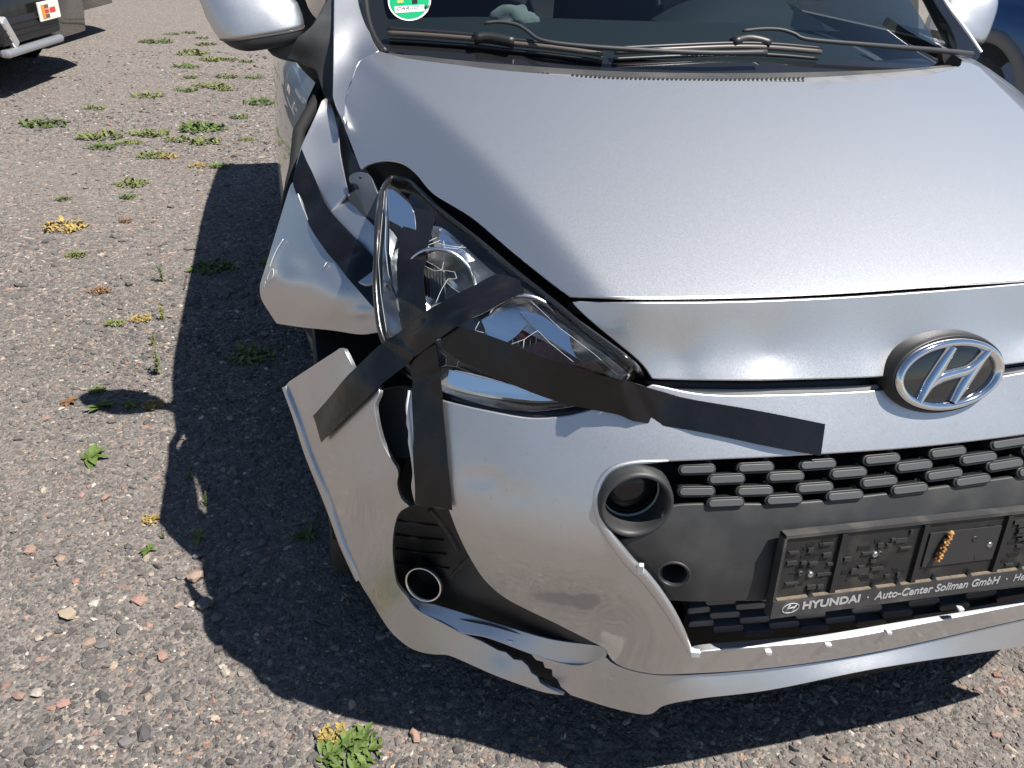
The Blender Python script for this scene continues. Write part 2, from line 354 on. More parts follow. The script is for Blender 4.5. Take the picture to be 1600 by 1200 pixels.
# ---- nose and bumper
nose = loop([(896,473),(1000,475),(1150,473.5),(1300,467.5),(1450,457.5),(1600,445),(1720,433)], [(1720,433),(1720,548)],
            [(1720,548),(1600,564),(1540,572),(1467,580),(1370,587),(1200,592),(1100,592),(1020,590)], [(1020,590),(1008,572),(985,550),(950,522),(918,495),(896,473)])
NTOP = [(893,470),(1000,472.5),(1150,471),(1300,465),(1450,455),(1600,442),(1720,430)]
NOSE = Sheet([tuple(HOODS([u],[v-1])[0]-np.array([0,0,.002])) for u, v in NTOP]+[back(FRONT, u, v, d) for u, v, d in [(1015,590,-.004),(1100,590,-.007),(1200,590,-.007),(1370,586,-.007),(1467,580,-.007),(1600,564,-.007),(1720,548,-.007),(1060,560,-.003),(1200,555,-.003),(1400,548,-.003),(1600,525,-.003),(1720,510,-.003)]], 8e-3)
panel('nose_panel', nose, NOSE, SILVER, CAR, depth=.012, er=.002)
bump_r = loop([(640,612),(692,628),(756,643),(826,655),(875,653),(910,646),(945,634),(985,620),(1020,603)], [(1020,603),(1100,618),(1200,619),(1300,616),(1370,612),(1467,604),(1565,590),(1600,584),(1720,566)],
  [(1720,566),(1720,655)], [(1720,655),(1600,677),(1430,697),(1241,710),(1110,716),(1044,719),(987,723),(952,734),(935,758),(931,785),(938,815),(957,846),(987,885),(1009,907),(1044,955),(1075,1012),(1083,1030)],
  [(1083,1030),(1100,1020),(1294,1003),(1450,975),(1600,946),(1720,922)], [(1720,922),(1720,942)],
  [(1720,942),(1600,967),(1375,1017),(1206,1043),(1057,1053),(1000,1049),(962,1036),(946,1014)],
  [(946,1013),(934,1007),(877,978),(829,955),(794,937),(769,918),(750,896),(731,864),(715,830),(702,795)],
  [(702,795),(668,790),(650,786)], [(650,786),(645,760),(647,740),(643,707),(640,690),(641,675),(637,662),(638,645),(636,632),(640,612)], step=7)
def dent(q):
    r = np.hypot((q[:, 0]-752)/30, (q[:, 1]-748)/17); r2 = np.hypot((q[:, 0]-800)/34, (q[:, 1]-772)/18)
    return -.0022*np.exp(-r**4)-.0014*np.exp(-r2**4)+.002*np.exp(-((q[:, 0]-640)/16)**2)
BUMPER = panel('front_bumper', bump_r, FRONT, SILVERD, CAR, step=7, depth=.010, er=.0025, bump=dent)
# lip on the right of the crack
def Ycol(u, v): return FRONT([u], [v])[0]
LIPT = [(1720,944),(1600,969),(1375,1019),(1206,1045),(1057,1056),(1000,1052),(962,1040),(944,1026)]
LIPB = [(892,1086),(960,1107),(1012,1116),(1037,1102),(1094,1091),(1206,1077),(1375,1043),(1600,1009),(1720,990)]
_lt = resample(crom(LIPT[::-1]), 45); _lb = resample(crom(LIPB[1:]), 45); yt = lambda u: float(np.interp(u, _lt[:, 0], FRONT(_lt[:, 0], _lt[:, 1])[:, 1]))
ctl = [back(FRONT, u, v, .004) for u, v in _lt]+[back(FRONT, 892, 1086, -.006)]+[(u, v, 'Y', yt(u)-.011) for u, v in _lb]+[back(FRONT, 829, 1023, .0), back(FRONT, 877, 1037, .0), back(FRONT, 860, 1060, -.004)]
LIP = Sheet(ctl, 1e-2)
lip = loop(LIPB, [(1720,990),(1720,944)], LIPT, [(944,1026),(911,1040),(877,1037),(831,1023)], [(831,1023),(838,1031)],[(838,1031),(849,1034)],[(849,1034),(852,1043)],[(852,1043),(863,1046)],[(863,1046),(864,1056)],[(864,1056),(872,1062)],[(872,1062),(877,1073)],[(877,1073),(892,1086)], step=7)
panel('lower_lip', lip, LIP, SILVERD, CAR, step=8, depth=.004, er=.0012)
panel('crack_shade', loop([(700,975),(765,985),(835,1012),(872,1030),(900,1060),(900,1080)], [(900,1080),(878,1078),(845,1068),(800,1040),(740,1008),(700,985)], step=9), Off(FRONT, -.014), CAV, CAR, step=9, depth=0)  # black sheet standing in for the shade inside the crack
# broken corner piece, swung outwards
Q = Sheet([(448,603,'Y',.50),(524,550,'Y',.385),(545,560,'Y',.36),(490,650,'Y',.415),(483,712,'Y',.43),(515,792,'Y',.38),(560,906,'Y',.315),(586,640,'Y',.27),(600,700,'Y',.253),(617,740,'Y',.24),(560,760,'Y',.285),
  back(FRONT,634,1000,-.005),back(FRONT,702,1022,-.012),back(FRONT,782,1056,-.018),back(FRONT,880,1085,-.022),back(FRONT,634,935,.005),back(FRONT,652,953,.0),back(FRONT,714,985,.0),back(FRONT,785,1012,.002),back(FRONT,600,970,.0),back(FRONT,610,855,.0)], 2e-3)
q = loop([(452,597),(490,572),(524,550)], [(524,550),(534,545),(542,558),(550,574)], [(550,574),(590,606),(584,634),(588,662),(592,678),(597,694),(604,708),(613,723),(621,738),(619,757),(626,780),(638,791)],
  [(638,791),(623,801),(615,823),(612,855),(615,893),(620,915),(634,933),(652,954),(690,974),(713,986)], [(713,987),(730,994)],[(730,994),(752,1003)],[(752,1003),(778,1017)],[(778,1017),(790,1020)],[(790,1020),(802,1031)],[(802,1031),(815,1033)],[(815,1033),(824,1042)],[(824,1042),(829,1052)],[(829,1052),(838,1058)],[(838,1058),(843,1068)],[(843,1068),(856,1076)],[(856,1076),(880,1086)],
  [(880,1086),(845,1080),(782,1058),(740,1040),(702,1024),(677,1022),(655,1018),(633,1007),(607,982),(579,937),(560,905),(536,850),(515,790),(483,710),(465,655),(446,604)], [(446,604),(452,597)], step=7)
panel('broken_bumper_corner', q, Q, SILVERD, CAR, step=8, depth=.006, er=.0014)
ridge('corner_flange', [(446,604),(465,655),(483,710),(515,790),(536,850),(560,905)], [3,4,5,5,4,3], Q, SILVERD, CAR, h=.004, off=.001)
tape_edge = None
# ledge under the fog lamp recess
LEDT = [(634,932),(696,950),(782,977),(861,1000),(934,1010),(946,1014)]
LEDB = [(944,1026),(911,1040),(877,1037),(829,1021),(763,996),(713,985),(652,954)]
LED = Sheet([back(FRONT, u, v, .026*(1-i/6)+.002) for i, (u, v) in enumerate(LEDT)]+[back(FRONT, u, v, .001) for u, v in LEDB], 1e-4)
panel('fog_recess_ledge', loop(LEDT, [(946,1014),(944,1026)], LEDB, step=7), LED, SILVER, CAR, depth=.004)
# fog lamp recess
REC = Sheet([back(FRONT,642,790,.03),back(FRONT,612,855,.035),back(FRONT,634,932,.05),back(FRONT,702,795,.03),back(FRONT,731,864,.02),back(FRONT,769,918,.022),back(FRONT,829,955,.018),back(FRONT,900,995,.012),back(FRONT,660,860,.10),back(FRONT,680,920,.062),back(FRONT,640,830,.085),back(FRONT,782,977,.045)], 1e-3)
panel('fog_lamp_bezel', loop([(614,806),(642,792),(700,788)], [(700,788),(735,850),(775,912),(835,950),(950,1012)], [(950,1012),(861,1004),(782,981),(696,954),(630,936)], [(630,936),(611,905),(605,855),(614,806)], step=7), REC, mat('recess_black', (.010, .010, .011), .42), CAR, depth=.004)
for k in range(4):
    y = 812+k*22; c = [(618, y), (650, y+5), (690+k*4, y+9)]
    ridge('recess_rib', c, 1.1, REC, DARK, CAR, h=.004)
ridge('recess_rib', [(672,795),(700,832),(716,860)], 3.5, REC, DARK, CAR, h=.004)
ridge('recess_rib', [(706,900),(722,882),(736,868)], 3.5, REC, DARK, CAR, h=.004)
FOG = np.array(back(FRONT, 664, 910, .036)); fn = np.array([-.55, -.82, .15]); fn /= np.linalg.norm(fn)
def basis(n): 
    n = n/np.linalg.norm(n); a = np.cross([0, 0, 1.], n); a /= np.linalg.norm(a); return a, np.cross(n, a), n
def ringp(c, n, r, k=36, ry=None):
    a, b, _ = basis(n); t = np.linspace(0, 2*math.pi, k, endpoint=False); return c+r*np.cos(t)[:, None]*a+(ry or r)*np.sin(t)[:, None]*b
def revolve(name, c, n, prof, m, parent, k=36):   # prof: (radius, height along n)
    n = n/np.linalg.norm(n); secs = [ringp(c+n*h, n, max(r, 1e-4), k) for r, h in prof]; return loft(name, secs, m, parent, close=True)
fl = revolve('fog_lamp', FOG, fn, [(.0335,-.06),(.0335,0),(.033,.004),(.031,.006),(.029,.004),(.0285,-.002),(.027,-.03),(.018,-.05),(.001,-.056)], GLOSSB, CAR)
revolve('chrome_ring', FOG, fn, [(.0320,.004),(.0325,.0075),(.031,.009),(.0292,.0075),(.0288,.003)], mat('satin_ring', (.88,.85,.78), .22, 1), fl)
# ------------------------------------------------------------------ grille area
GB = Off(FRONT, -.055); GM = Off(FRONT, -.010); GP = Off(FRONT, -.006)
panel('grille_cavity', loop([(925,715),(1240,700),(1720,640)], [(1720,640),(1720,960)], [(1720,960),(1300,1015),(1075,1035)], [(1075,1035),(1000,905),(925,800),(925,715)], step=16), GB, CAV, CAR, step=16, depth=0)
hole = resample(np.array([(1053+25*math.cos(t), 905+18*math.sin(t)) for t in np.linspace(0, 2*math.pi, 25)]), 7)[:-1]
mid = loop([(962,856),(1000,846),(1035,826),(1055,796),(1206,793),(1281,789),(1381,778),(1486,765),(1600,749),(1720,732)], [(1720,732),(1720,905)], [(1720,905),(1600,925),(1400,940),(1202,945),(1100,947),(1031,945)], [(1031,945),(1005,907),(983,885),(962,856)], step=9)
panel('grille_centre_panel', mid, GM, BLACKP, CAR, step=9, depth=.03, er=.003, holes=[hole])
ridge('tow_eye_rim', [(1053+26*math.cos(t), 905+19*math.sin(t)) for t in np.linspace(0, 2*math.pi, 24)], 2, GM, BLACKP, CAR, h=.002)
UP = lambda x, y: (900+x/2.2857, 640+y/2.2857)
rows = [[(437,217),(648,210),(872,199),(1103,180),(1340,155),(1560,121),(1780,86)], [(543,252),(757,243),(983,230),(1219,205),(1450,177),(1672,142)], [(435,297),(645,295),(862,283),(1093,262),(1327,235),(1545,200),(1770,164)], [(540,337),(750,327),(970,312),(1203,288),(1428,257),(1655,222)]]
def stadium(c, L, H, d, step=4):
    d = np.array(d)/np.linalg.norm(d); n = np.array([-d[1], d[0]]); p = []
    for t in np.linspace(-math.pi/2, math.pi/2, 7): p.append(d*(L/2-H/2+H/2*math.cos(t))+n*H/2*math.sin(t))
    for t in np.linspace(math.pi/2, 3*math.pi/2, 7): p.append(d*(-L/2+H/2+H/2*math.cos(t))+n*H/2*math.sin(t))
    return np.array(p)+np.array(c)
PILL = mat('grille_bar_lit_face', (.08, .082, .085), .42, bump=.15, bscale=700); BAR = mat('grille_bar_black', (.02, .02, .021), .45)  # face paler than the bar: sun reflection put into its colour
for r in rows:
    pts = [UP(*c) for c in r]
    for i, c in enumerate(pts):
        a = pts[max(i-1, 0)]; b = pts[min(i+1, len(pts)-1)]; d = (b[0]-a[0], b[1]-a[1])
        o = panel('grille_bar', stadium((c[0], c[1]), 58, 15, d), GP, BAR, CAR, step=9, depth=.030, er=.0015)
        panel('bar_face', stadium((c[0], c[1]-.5), 52, 9, d), Off(FRONT, -.0035), PILL, o, step=9, depth=.003, er=.001)
        w = panel('bar_web', np.array([(c[0]+20, c[1]-14), (c[0]+25, c[1]-14), (c[0]+30, c[1]-6), (c[0]+14, c[1]-6)]), Off(FRONT, -.018), BAR, o, step=9, depth=.02, er=.0005)
LBAR = mat('lower_grille_bar', (.075, .078, .085), .4)
for k in range(7):
    for i in range(9):
        u = 1088+i*91+(45 if k % 2 else 0)+k*3; v = 958+k*11.2-(i*91+(45 if k % 2 else 0))*(.06+.00011*(i*91)); lim = 1027-(u-1083)*.035-max(0, u-1250)**2*.00022
        if u < 1068+k*6 or v > lim-3 or u > 1700 or (u > 1190 and v < 962-(u-1202)*.133): continue
        panel('lower_grille_bar', stadium((u, v), 47, 8, (1, -.06-.00022*(u-1083))), Off(FRONT, -.03), LBAR, CAR, step=9, depth=.012, er=.001)
ridge('grille_rim', [(1044,720),(987,724),(953,735),(936,758),(932,785),(939,815),(957,846),(987,885),(1009,907),(1044,955),(1073,1008),(1082,1028)], [2,4,5,6,6.5,7,8,8,8,7,6,3], Off(FRONT, -.001), SILVER, CAR, h=.005, off=-.002)
ridge('grille_rim', [(1081,1027),(1120,1024),(1294,1008),(1450,981),(1600,952),(1720,928)], [2,3.5,4,4,4,4], Off(FRONT, -.001), SILVER, CAR, h=.0015, off=-.001)
ridge('lip_groove_shade', [(1060,1054),(1206,1044),(1375,1018),(1600,968),(1720,943)], [2,2.4,2.4,2.4,2.4], Off(FRONT, -.003), DARK, CAR, h=.001)  # black bead drawing the shadow line where the lip meets the bumper
# white broken clips left along the grille edge
WCL = mat('white_clip', (.8, .8, .78), .5)
for (u, v, w, h) in [(1001,888,9,13),(1086,1020,14,8),(1200,1018,9,5),(1293,1006,9,4),(1388,987,7,4),(1500,951,8,5),(797,1003,8,5)]:
    f = Off(FRONT, .004) if u > 900 else Off(LED, .002)
    panel('broken_clip', np.array([(u-w/2, v-h/2), (u+w/2, v-h/2+1), (u+w/2-1, v+h/2), (u-w/2+1, v+h/2-1)], float), f, WCL, CAR, step=5, depth=.006, er=.0006)
# daytime lamp housing
DC = np.array(back(FRONT, 993, 786, .004)); dn = np.array([-.16, -.97, .10])
dr = revolve('running_lamp_housing', DC, dn, [(0.0512,-0.0600),(0.0512,-0.0100),(0.0500,0.0040),(0.0476,0.0090),(0.0440,0.0090),(0.0412,0.0040),(0.0396,-0.0040),(0.0376,-0.0500),(0.0320,-0.0750),(0.0008,-0.0780)], BLACKP, CAR, 48)
revolve('running_lamp_bowl', DC, dn, [(0.0368,-0.0520),(0.0320,-0.0580),(0.0240,-0.0640),(0.0176,-0.0655),(0.0008,-0.0660)], GLOSSB, dr, 40)
revolve('running_lamp_rim', DC, dn, [(0.0396,-0.0300),(0.0388,-0.0260),(0.0372,-0.0300)], mat('lamp_green_grey', (.25,.3,.27), .3), dr, 40)
revolve('running_lamp_glass', DC, dn, [(0.0392,-0.0340),(0.0280,-0.0260),(0.0144,-0.0220),(0.0008,-0.0210)], LENS, dr, 40)
# ------------------------------------------------------------------ trim strip and emblem
ridge('nose_trim_strip', [(1010,600),(1060,603),(1150,606),(1250,605),(1370,600),(1467,592),(1555,578),(1600,572),(1720,554)], [7,13,13,13,13,13,13,13,13], Off(FRONT, -.020), DARK, CAR, h=.004)
ridge('trim_strip_ledge', [(1030,606),(1060,610),(1150,613),(1250,611),(1370,606),(1467,598),(1555,584),(1600,578),(1720,560)], [2,4.5,5,5,5,5,5,5,5], Off(FRONT, -.009), GREYP, CAR, h=.003)
EC = np.array(F1(1467, 580)); en = normals(FRONT, [1467], [583])[0]; en = np.array([0, en[1], en[2]]); en[2] *= .55; en /= np.linalg.norm(en)
ex = np.array([1., .0, 0]); ey = np.cross(en, ex); ey /= np.linalg.norm(ey); ey = ey if ey[2] > 0 else -ey
EC = EC+en*.020
def el_ring(rx, ry, h, k=64): rx, ry = rx*.955, ry*.94; t = np.linspace(0, 2*math.pi, k, endpoint=False); return EC+rx*np.cos(t)[:, None]*ex+ry*np.sin(t)[:, None]*ey+en*h
em = loft('emblem', [el_ring(.100,.063,-.034), el_ring(.097,.060,-.010), el_ring(.0945,.0565,-.002), el_ring(.092,.0545,.0), el_ring(.088,.050,-.004), ], DARK, CAR, close=True)
loft('emblem_field', [el_ring(.0885,.0505,-.0035), el_ring(.06,.034,-.001), el_ring(.03,.017,.0), el_ring(.0005,.0003,.0003)], mat('emblem_field', (.008,.009,.011), .10, 0, 1), em, close=True)
loft('chrome_ring', [el_ring(.0905,.0525,-.003), el_ring(.0900,.052,.003), el_ring(.0865,.0485,.0065), el_ring(.081,.0435,.0055), el_ring(.0775,.0405,.001), el_ring(.077,.040,-.004)], CHROME, em, close=True)
def eribbon(name, pts, w, h=.0065):
    p = np.array(pts, float); c = resample(crom(p[:, :2]*np.array([.079, .043])), .002); ww = np.interp(np.linspace(0, 1, len(c)), np.linspace(0, 1, len(w)), w)
    t = np.gradient(c, axis=0); t /= np.linalg.norm(t, axis=1)[:, None]; s = np.stack([-t[:, 1], t[:, 0]], 1); secs = []
    for k, z in ((-1,-.003),(-.92,.6*h),(-.4,.92*h),(0,h),(.4,.92*h),(.92,.6*h),(1,-.003)):
        q = c+s*(k*ww)[:, None]; secs.append(EC+q[:, :1]*ex+q[:, 1:]*ey+en*z)
    return loft(name, secs, CHROME, em)
eribbon('emblem_letter', [(-.60,-.80),(-.42,-.25),(-.22,.30),(-.02,.88)], [.004,.0085,.0085,.006])
eribbon('emblem_letter', [(.10,-.92),(.30,-.35),(.52,.25),(.74,.72)], [.005,.0085,.0085,.005])
eribbon('emblem_letter', [(-.48,-.42),(-.25,-.10),(.05,.02),(.35,.12),(.62,.48),(.72,.66)], [.003,.008,.0075,.0075,.006,.003])
# ------------------------------------------------------------------ number plate holder
PBL = at(1202, 961, 'Y', -.023); PBR = at(1600, 908, 'Y', -.030); PTL = at(1227, 836, 'Y', -.004)
px_ = (PBR-PBL); px_ /= np.linalg.norm(px_); py_ = PTL-PBL; PH = np.linalg.norm(py_); py_ -= px_*(py_ @ px_)*.0; pyn = py_/PH; pn = np.cross(px_, pyn); pn /= np.linalg.norm(pn)
PW = .535
def pl(x, y, z=0): return PBL+px_*x+pyn*y+pn*z
def pbox(name, x0, x1, y0, y1, z0, z1, m, parent):
    V = [pl(x, y, z) for z in (z0, z1) for y in (y0, y1) for x in (x0, x1)]
    return mesh(name, V, [(0,2,3,1),(4,5,7,6),(0,1,5,4),(2,6,7,3),(0,4,6,2),(1,3,7,5)], m, parent, smooth=False)
HB = mat('holder_black', (.014, .014, .0145), .5, noise=(.05, .045, .038), scale=25, lo=.52, hi=.78, bump=.3, bscale=500)
HBAR = mat('holder_bar', (.035, .035, .037), .45, noise=(.11, .1, .09), scale=18, lo=.5, hi=.8)
ph = pbox('plate_holder', 0, PW, .024, PH, -.012, .0, HB, CAR)
pbox('text_bar', -.002, PW+.002, -.002, .026, -.010, .006, HBAR, ph)
pbox('top_rim', 0, PW, PH-.004, PH+.001, -.01, .004, HBAR, ph); pbox('side_rim', -.002, .002, .026, PH-.004, -.01, .004, HBAR, ph); pbox('side_rim', PW-.004, PW+.002, .026, PH-.005, -.01, .006, HBAR, ph)
for x in (.085, .215, .355, .445): pbox('holder_rib', x, x+.008, .026, PH-.006, 0, .005, HB, ph)
rr = random.Random(3); HD = mat('holder_detail', (.026, .026, .027), .5); HH = mat('holder_slot', (.003, .003, .003), .7)
cells = [(.006,.083),(.095,.213),(.225,.353),(.365,.443),(.455,.53)]
for ci, (a, b) in enumerate(cells):
    for k in range(30 if ci != 2 else 8):
        w = rr.uniform(.004, .022); h = rr.uniform(.002, .007); x = rr.uniform(a, b-w); y = rr.uniform(.032, PH-.018)
        pbox('holder_slot' if k % 2 else 'holder_lug', x, x+w, y, y+h, -.001, .0006 if k % 2 else rr.uniform(.002, .004), HH if k % 2 else HD, ph)
    for k in range(2):
        c = pl(rr.uniform(a+.01, b-.01), rr.uniform(.045, PH-.03), .002); revolve('holder_screw', c, pn, [(.0045,-.002),(.0045,.001),(.003,.002),(.0022,.0012),(.0005,.001)], STEEL if k else HD, ph, 12)
pbox('inner_plate', .23, .350, .05, PH-.022, 0, .0025, HD, ph)
for x in (.05, .15, .19, .25, .31, .40): mesh('holder_peg', [pl(x,.026,0), pl(x+.010,.026,0), pl(x+.005,.036,0), pl(x,.026,.006), pl(x+.010,.026,.006), pl(x+.005,.034,.005)], [(0,1,2),(3,5,4),(0,3,4,1),(1,4,5,2),(2,5,3,0)], HD, ph, smooth=False)
DUSTM = mat('dry_dust', (.17, .14, .10), .95, noise=(.12, .10, .08), scale=120, lo=.45, hi=.6)
pbox('dust_ledge', .004, PW-.004, .026, .0275, 0, .0055, DUSTM, ph)
def textm(s, size, m, parent, org, ax, ay, an, name='lettering', shear=0, xs=1, ext=.0003, bold=0):
    cu = bpy.data.curves.new(name, 'FONT'); cu.body = s; cu.size = size; cu.shear = shear; cu.extrude = ext; cu.offset = bold
    o = bpy.data.objects.new(name, cu); C.objects.link(o); bpy.context.view_layer.update()
    me = bpy.data.meshes.new_from_object(o.evaluated_get(bpy.context.evaluated_depsgraph_get())); bpy.data.objects.remove(o)
    w = max((v.co.x for v in me.vertices), default=0)*xs
    for v in me.vertices: p = org+ax*(v.co.x*xs)+ay*v.co.y+an*(v.co.z); v.co = Vector(p.tolist())
    me.materials.clear(); me.materials.append(m); q = bpy.data.objects.new(name, me); C.objects.link(q); q.parent = parent
    return w
LT = mat('letter_grey', (.34, .34, .35), .5)
x = .044; T0 = lambda x, y=.008: pl(x, y, .0064)
x += textm('HYUNDAI', .0168, LT, ph, T0(x), px_, pyn, pn, xs=1.22, bold=.0006)+.010
x += textm('·', .022, LT, ph, T0(x, .006), px_, pyn, pn)+.010
x += textm('Auto-Center Soliman GmbH', .0175, LT, ph, T0(x), px_, pyn, pn, shear=.15, xs=1.03, bold=.0003)+.010
x += textm('·', .022, LT, ph, T0(x, .006), px_, pyn, pn)+.010
textm('He', .0175, LT, ph, T0(x), px_, pyn, pn, shear=.15)
lc = lambda x, y: pl(.026+x*.0125, .0125+y*.0075, .0066)
t = np.linspace(0, 2*math.pi, 30); tube('holder_logo', [lc(math.cos(a)+.12*math.sin(a), math.sin(a)) for a in t[:-1]], .0008, LT, ph, 6, closed=True)
for a, b in (((-.6,-.7),(-.1,.8)), ((.15,-.8),(.7,.65)), ((-.35,-.1),(.45,.15))): tube('holder_logo', [lc(*a), lc(*b)], .0010, LT, ph, 6)
# ------------------------------------------------------------------ headlight
hlo = loop([(612,279),(640,283),(655,297),(690,330),(740,370),(800,420),(850,460),(900,503),(950,540),(985,567),(1004,590)],
           [(1004,590),(990,610),(945,630),(905,640),(872,646),(826,648),(756,636),(693,616)], [(693,616),(650,592),(618,562),(600,530),(592,495),(588,440),(590,390),(592,340),(598,300),(612,279)], step=9)
up = [(612,279),(655,297),(690,330),(740,370),(800,420),(850,460),(900,503),(950,540),(985,567)]
lo_ = [(1000,590),(945,628),(905,638),(872,644),(826,646),(756,634),(693,614)]
HLS = Sheet([tuple(HOODS([u],[v-14])[0]-np.array([0,0,.016])) for u, v in up]+[back(FRONT,u,v,.010) for u, v in lo_]+[(650,592,'Y',.27),(600,530,'Y',.335),(590,440,'Y',.40),(592,340,'Y',.48),(720,500,'Y',.235),(820,560,'Y',.175)], 8e-3)
HLB = lambda d: (lambda u, v: HLS(u, v)+np.array([.15, 1., -.1])*d)
hc = hlo.mean(0)
HL = panel('headlight', hc+(hlo-hc)*1.012, Off(HLS, -.012), None, CAR, step=12, depth=.0)   # replaced by housing below
bpy.data.objects.remove(HL)
def shrink(lp, k): return hc+(lp-hc)*k
HDIR = np.array([.22, .85, -.48])
secs = [HLS(*hlo.T)+HDIR*.004, HLS(*shrink(hlo, .985).T)+HDIR*.05, HLS(*shrink(hlo, .96).T)+HDIR*.10]
HL = loft('headlight', [np.vstack([s, s[:1]]) for s in secs], DARK, CAR)
panel('lamp_back', shrink(hlo, .965), lambda u, v: HLS(u, v)+HDIR*.085, mat('lamp_inner', (.36,.37,.385), .4, .3), HL, step=14, depth=0)
RIMM = mat('lamp_rim', (.015,.015,.016), .25, 0, .6)
tube('lamp_seal', HLS(*shrink(hlo, 1.008).T), .0045, RIMM, HL, 6, closed=True)
lh = loop([(668,372),(690,378),(694,400),(690,424),(672,420),(663,405),(668,372)], [(668,372),(668,372.1)], step=6)
lens_holes = [np.array([(666,374),(688,372),(694,392),(693,420),(676,424),(664,410)], float), np.array([(700,606),(706,574),(730,572),(760,586),(800,600),(828,612),(822,622),(790,618),(745,612)], float)]
panel('lens', hlo, HLS, LENS, HL, step=9, depth=.0, holes=lens_holes)
CRK = mat('crack_edge', (.75, .8, .85), .25, 0, 0)
Z5 = lambda x, y: (560+x/2.857, 240+y/2.857)
for c in [[(300,400),(350,375),(380,380),(385,450),(375,520),(340,525),(290,500)], [(380,380),(350,395),(310,410)], [(375,520),(430,530),(440,560),(400,560),(370,610),(345,670)], [(350,400),(420,415),(480,420)], [(380,420),(450,425),(465,410)],
          [(350,960),(390,945),(440,950),(530,990),(650,1020),(740,1060),(790,1070)], [(350,870),(395,905),(390,945)], [(440,950),(450,920)], [(660,860),(740,830),(800,790),(860,850),(960,930)], [(740,830),(735,870)], [(160,600),(135,540),(120,420),(125,200)],
          [(120,140),(105,300),(90,480),(100,620),(130,820),(150,900)], [(640,680),(700,650),(760,650),(900,780),(1060,900),(1160,990)], [(380,560),(420,600),(480,640)], [(540,750),(520,790),(560,800)], [(300,480),(340,500),(385,530)]]:
    p = resample(np.array([Z5(*q) for q in c], float), 5); tube('lens_crack', HLS(p[:, 0], p[:, 1])+normals(HLS, p[:, 0], p[:, 1])*.0004, .00022, CRK, HL, 4)
def inner(lp, ctrl, m, name='reflector_facet', st=8): return panel(name, loop(lp, step=st), Sheet([tuple(HLS([u],[v])[0]+HDIR*d) for u, v, d in ctrl], 1e-3), m, HL, step=st, depth=.003, er=.0008)
def facet(lp, cu, cv, d, n, m, st=7):      # a flat chrome facet set behind the lens
    c = HLS([cu], [cv])[0]+HDIR*d; n = np.array(n)/np.linalg.norm(n)
    def f(u, v): r = ray(np.asarray(u, float).ravel(), np.asarray(v, float).ravel()); return CAM+r*(((c-CAM) @ n)/(r @ n))[:, None]
    return panel('chrome_facet', loop(lp, step=st), f, m, HL, step=st, depth=.002, er=.0006)
FN = (-.30, -.80, .52)
facet([(686,366),(700,370),(765,430),(752,446),(700,412),(686,366)], 725, 405, .034, FN, REFLB)
facet([(606,296),(618,300),(646,332),(646,395),(628,470),(616,440),(609,360),(606,296)], 625, 380, .022, (-.55,-.70,.45), REFLB)
facet([(752,500),(790,478),(830,492),(800,530),(770,536),(752,500)], 790, 505, .040, (-.25,-.84,.48), REFLB)
facet([(812,486),(850,496),(905,535),(970,588),(955,592),(890,552),(840,516),(812,486)], 880, 535, .026, FN, REFLB)
facet([(702,578),(760,592),(820,606),(880,614),(860,626),(800,622),(740,612),(702,600),(702,578)], 790, 606, .022, (-.3,-.86,.40), REFLB)
# upper chrome bar, outer chrome wedge, inner trim
inner([(672,352),(700,362),(770,425),(840,478),(910,530),(978,582),(962,592),(880,548),(800,505),(735,462),(688,410),(672,352)], [(672,352,.028),(700,362,.028),(770,425,.028),(840,478,.026),(910,530,.022),(978,582,.012),(962,592,.022),(880,548,.038),(800,505,.046),(735,462,.048),(688,410,.046)], REFL)
inner([(605,288),(622,296),(646,330),(648,400),(640,470),(622,462),(612,420),(608,350),(605,288)], [(605,288,.015),(622,296,.022),(646,330,.035),(648,400,.045),(640,470,.045),(622,462,.03),(612,420,.018),(608,350,.012)], REFL)
inner([(600,300),(606,300),(606,420),(618,470),(628,520),(640,560),(690,600),(760,622),(840,634),(900,626),(905,632),(830,642),(750,630),(680,606),(625,562),(606,520),(598,440),(600,300)], [(600,300,.015),(606,420,.03),(628,520,.03),(690,600,.03),(840,634,.03),(905,632,.012),(830,642,.01),(680,606,.01),(606,520,.012),(598,440,.012)], REFL, 'lower_chrome_trim', 6)
inner([(690,575),(740,585),(820,605),(900,610),(880,626),(820,628),(740,616),(690,600),(690,575)], [(690,575,.05),(820,605,.06),(900,610,.03),(880,626,.025),(740,616,.03),(690,600,.03)], mat('ribbed_lamp_strip', (.42,.43,.44), .3, .6), 'reflector_strip', 7)
inner([(800,440),(850,472),(930,535),(990,578),(1000,592),(985,596),(930,556),(850,496),(800,455),(800,440)], [(800,440,.02),(850,472,.02),(930,535,.02),(1000,592,.012),(985,596,.03),(930,556,.045),(850,496,.05),(800,455,.04)], mat('lamp_side_wall', (.30,.26,.21), .35, .3), 'lamp_wall', 7)
def bowl(name, u, v, d, r, n, deep, m): 
    c = HLS([u], [v])[0]+np.array([.12, 1., -.15])*d; n = np.array(n, float); n /= np.linalg.norm(n)
    o = revolve(name, c, n, [(r*1.06,-.004),(r*1.04,.002),(r,.001)]+[(r*k, -deep*(1-k*k)) for k in (.85,.65,.45,.25,.12,.01)], m, HL, 40); return c, n
c, n = bowl('main_reflector', 830, 545, .065, .050, (-.35,-.93,.15), .045, REFL)
revolve('bulb_cap', c-n*.02, n, [(.016,-.01),(.016,.012),(.014,.017),(.008,.020),(.001,.021)], mat('bulb_cap', (.20,.06,.03), .25, .3, .5), HL, 24)
c2, n2 = bowl('outer_reflector', 690, 470, .075, .052, (-.45,-.88,.12), .04, REFL)
AMB = mat('amber_lens', (.55, .17, .10), .25, 0, .5)
